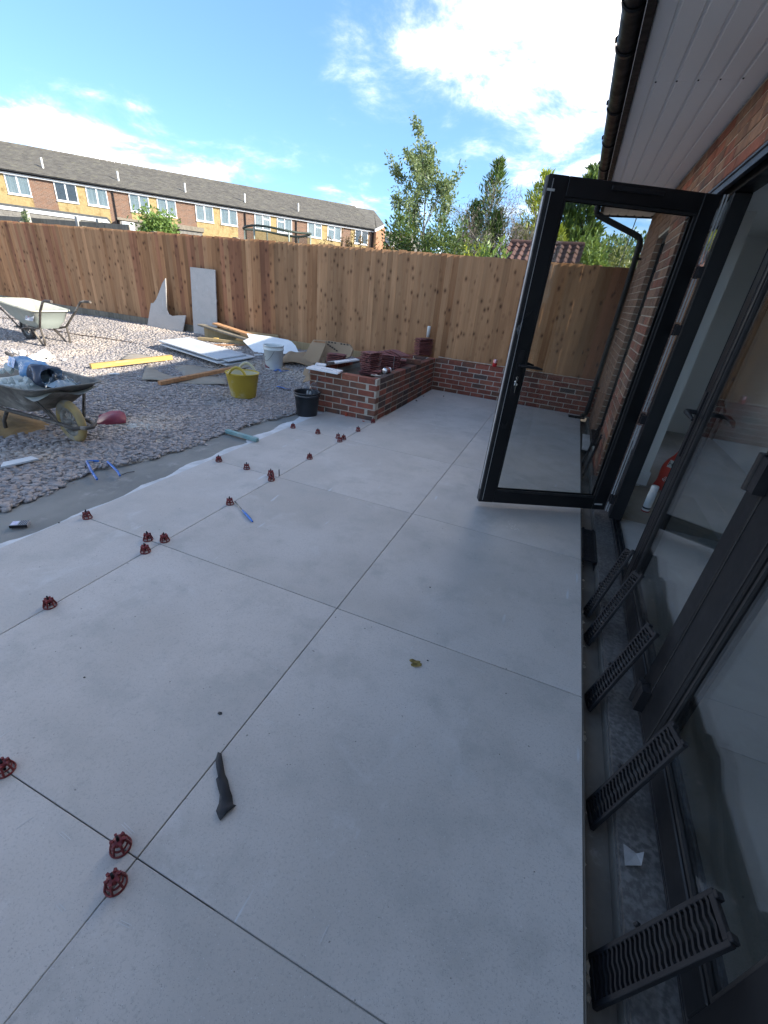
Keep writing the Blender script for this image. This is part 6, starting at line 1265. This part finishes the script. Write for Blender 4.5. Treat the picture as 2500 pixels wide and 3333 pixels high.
# ------------------------------------------------------------------ things inside the room
q = onz(2088, 1666); sp_ = thing('spray_can', 'white spray can with red base standing just inside the doorway', 'can', (q.x+.03, q.y+.03, .001), 0)
MB().lathe([(0, .012), (.030, .012), (.031, .016), (.031, .175), (.026, .186)], 20).build('body', M('can_paint', (.60, .66, .70), (.72, .74, .75), .4, 3, (1, 1, 6), bump=0), sp_); MB().lathe([(0, 0), (.031, 0), (.033, .004), (.033, .0125), (0, .0125)], 20).build('base', M('can_base_red', (.42, .03, .03), None, .4), sp_); MB().lathe([(.0275, .184), (.029, .19), (.029, .232), (.026, .237), (0, .238)], 20).build('cap', WHITE_P, sp_)
MB().lathe([(.0313, .03), (.0313, .045)], 20).build('print', DKP, sp_)
q = onz(2125, 1588); RB = M('red_bag', (.52, .055, .035), (.46, .045, .03), .45, 4, bump=.3, bscale=12, bdist=.02)
def rbf(a, b):
    an = 2*math.pi*a; pinch = 1-.45*max(0, b-.7)/.3; return Vector((.085*math.cos(an)*pinch+.01*math.sin(b*9), .06*math.sin(an)*(1-.8*max(0, b-.75)/.25), b*.40+.004*math.sin(an*3)))
rb = MB().grid(rbf, 22, 14).build('powder_bag', RB); rb.location = (q.x+.07, q.y+.02, .001); rb.rotation_euler = (0, rad(8), rad(-18)); tag(rb, 'red powder bag with black lettering standing inside by the white wall', 'bag')
bwm = Matrix.Translation((-.012, -.0635, .27)) @ Matrix.Rotation(rad(90), 4, 'X'); MB().box(-.045, .035, -.035, .035, 0, .002, bwm).build('bag_label', M('bag_grey', (.50, .50, .47), None, .5), rb); text_mesh('HD', .055, BLACK_PL, 'bag_lettering', bwm @ Matrix.Translation((-.005, 0, .003)), rb); text_mesh('fill', .05, M('bag_white', (.75, .72, .70), None, .5), 'bag_lettering', Matrix.Translation((-.01, -.064, .12)) @ Matrix.Rotation(rad(90), 4, 'X') @ Matrix.Rotation(rad(60), 4, 'Z'), rb)
ex = thing('fire_extinguisher', 'dark red cylinder standing in the dim room behind the door', 'cylinder', (1.62, 5.75, .0)); MB().lathe([(0, 0), (.085, 0), (.09, .01), (.09, .52), (.07, .58), (.03, .60), (.03, .63), (0, .63)], 22).build('body', M('dark_red_paint', (.20, .015, .02), None, .4), ex); MB().tube([(0, 0, .62), (.0, 0, .68), (.09, -.03, .69), (.13, -.05, .62), (.125, -.05, .3)], .012, 8).build('hose', BLACK_PL, ex)
MB().box(-.04, .04, -.012, .012, .625, .66).build('valve', BLACK_PL, ex)
o = MB().box(-.34, .34, -.45, .45, 0, .004).build('floor_card', CARDG); o.location = (1.10, 4.03, .001); tag(o, 'brown floor protection card inside the doorway', 'card')
q = onz(2058, 1578, .006); o = MB().prism([(0, 0), (.06, .01), (.075, .06), (.015, .055)], .002).build('paper_scrap', WBOARD); o.location = (q.x, q.y, .006); tag(o, 'torn white paper scrap on the floor card', 'paper')
for k_ in range(5):
    o = MB().box(-.04, .04, -1.3, 1.3, 0, .018).build('white_trim', WHITE_P, bevel=.002); o.location = (1.35+.15*k_, .55+.1*k_, .001); o.rotation_euler = (0, 0, rad(-12)); tag(o, 'white trim length laid side by side on the room floor', 'trim board', 'white trims on the room floor')
yb = thing('flexible_tub', 'yellow tub on the room floor behind the door glass', 'tub', (1.75, 2.9, 0)); MB().lathe([(0, 0), (.15, 0), (.20, .30), (.21, .31), (.20, .31), (.15, .02), (0, .02)], 26).build('body', YT, yb)
for s_ in (-1, 1): MB().tube([(-.09+.18*i/8, s_*.19, .30+.07*math.sin(math.pi*i/8)) for i in range(9)], .014, 8).build('handle', YT, yb)
o = MB().grid(lambda a, b: (1.18+.5*a, 3.05+.55*b, .01+.06*math.sin(a*7+1)*math.sin(b*6)+.05*a*b+.02*math.sin(a*17+b*13)), 18, 18).build('plastic_sheet', CLEAR); tag(o, 'crumpled clear plastic sheet on the room floor', 'plastic sheet')
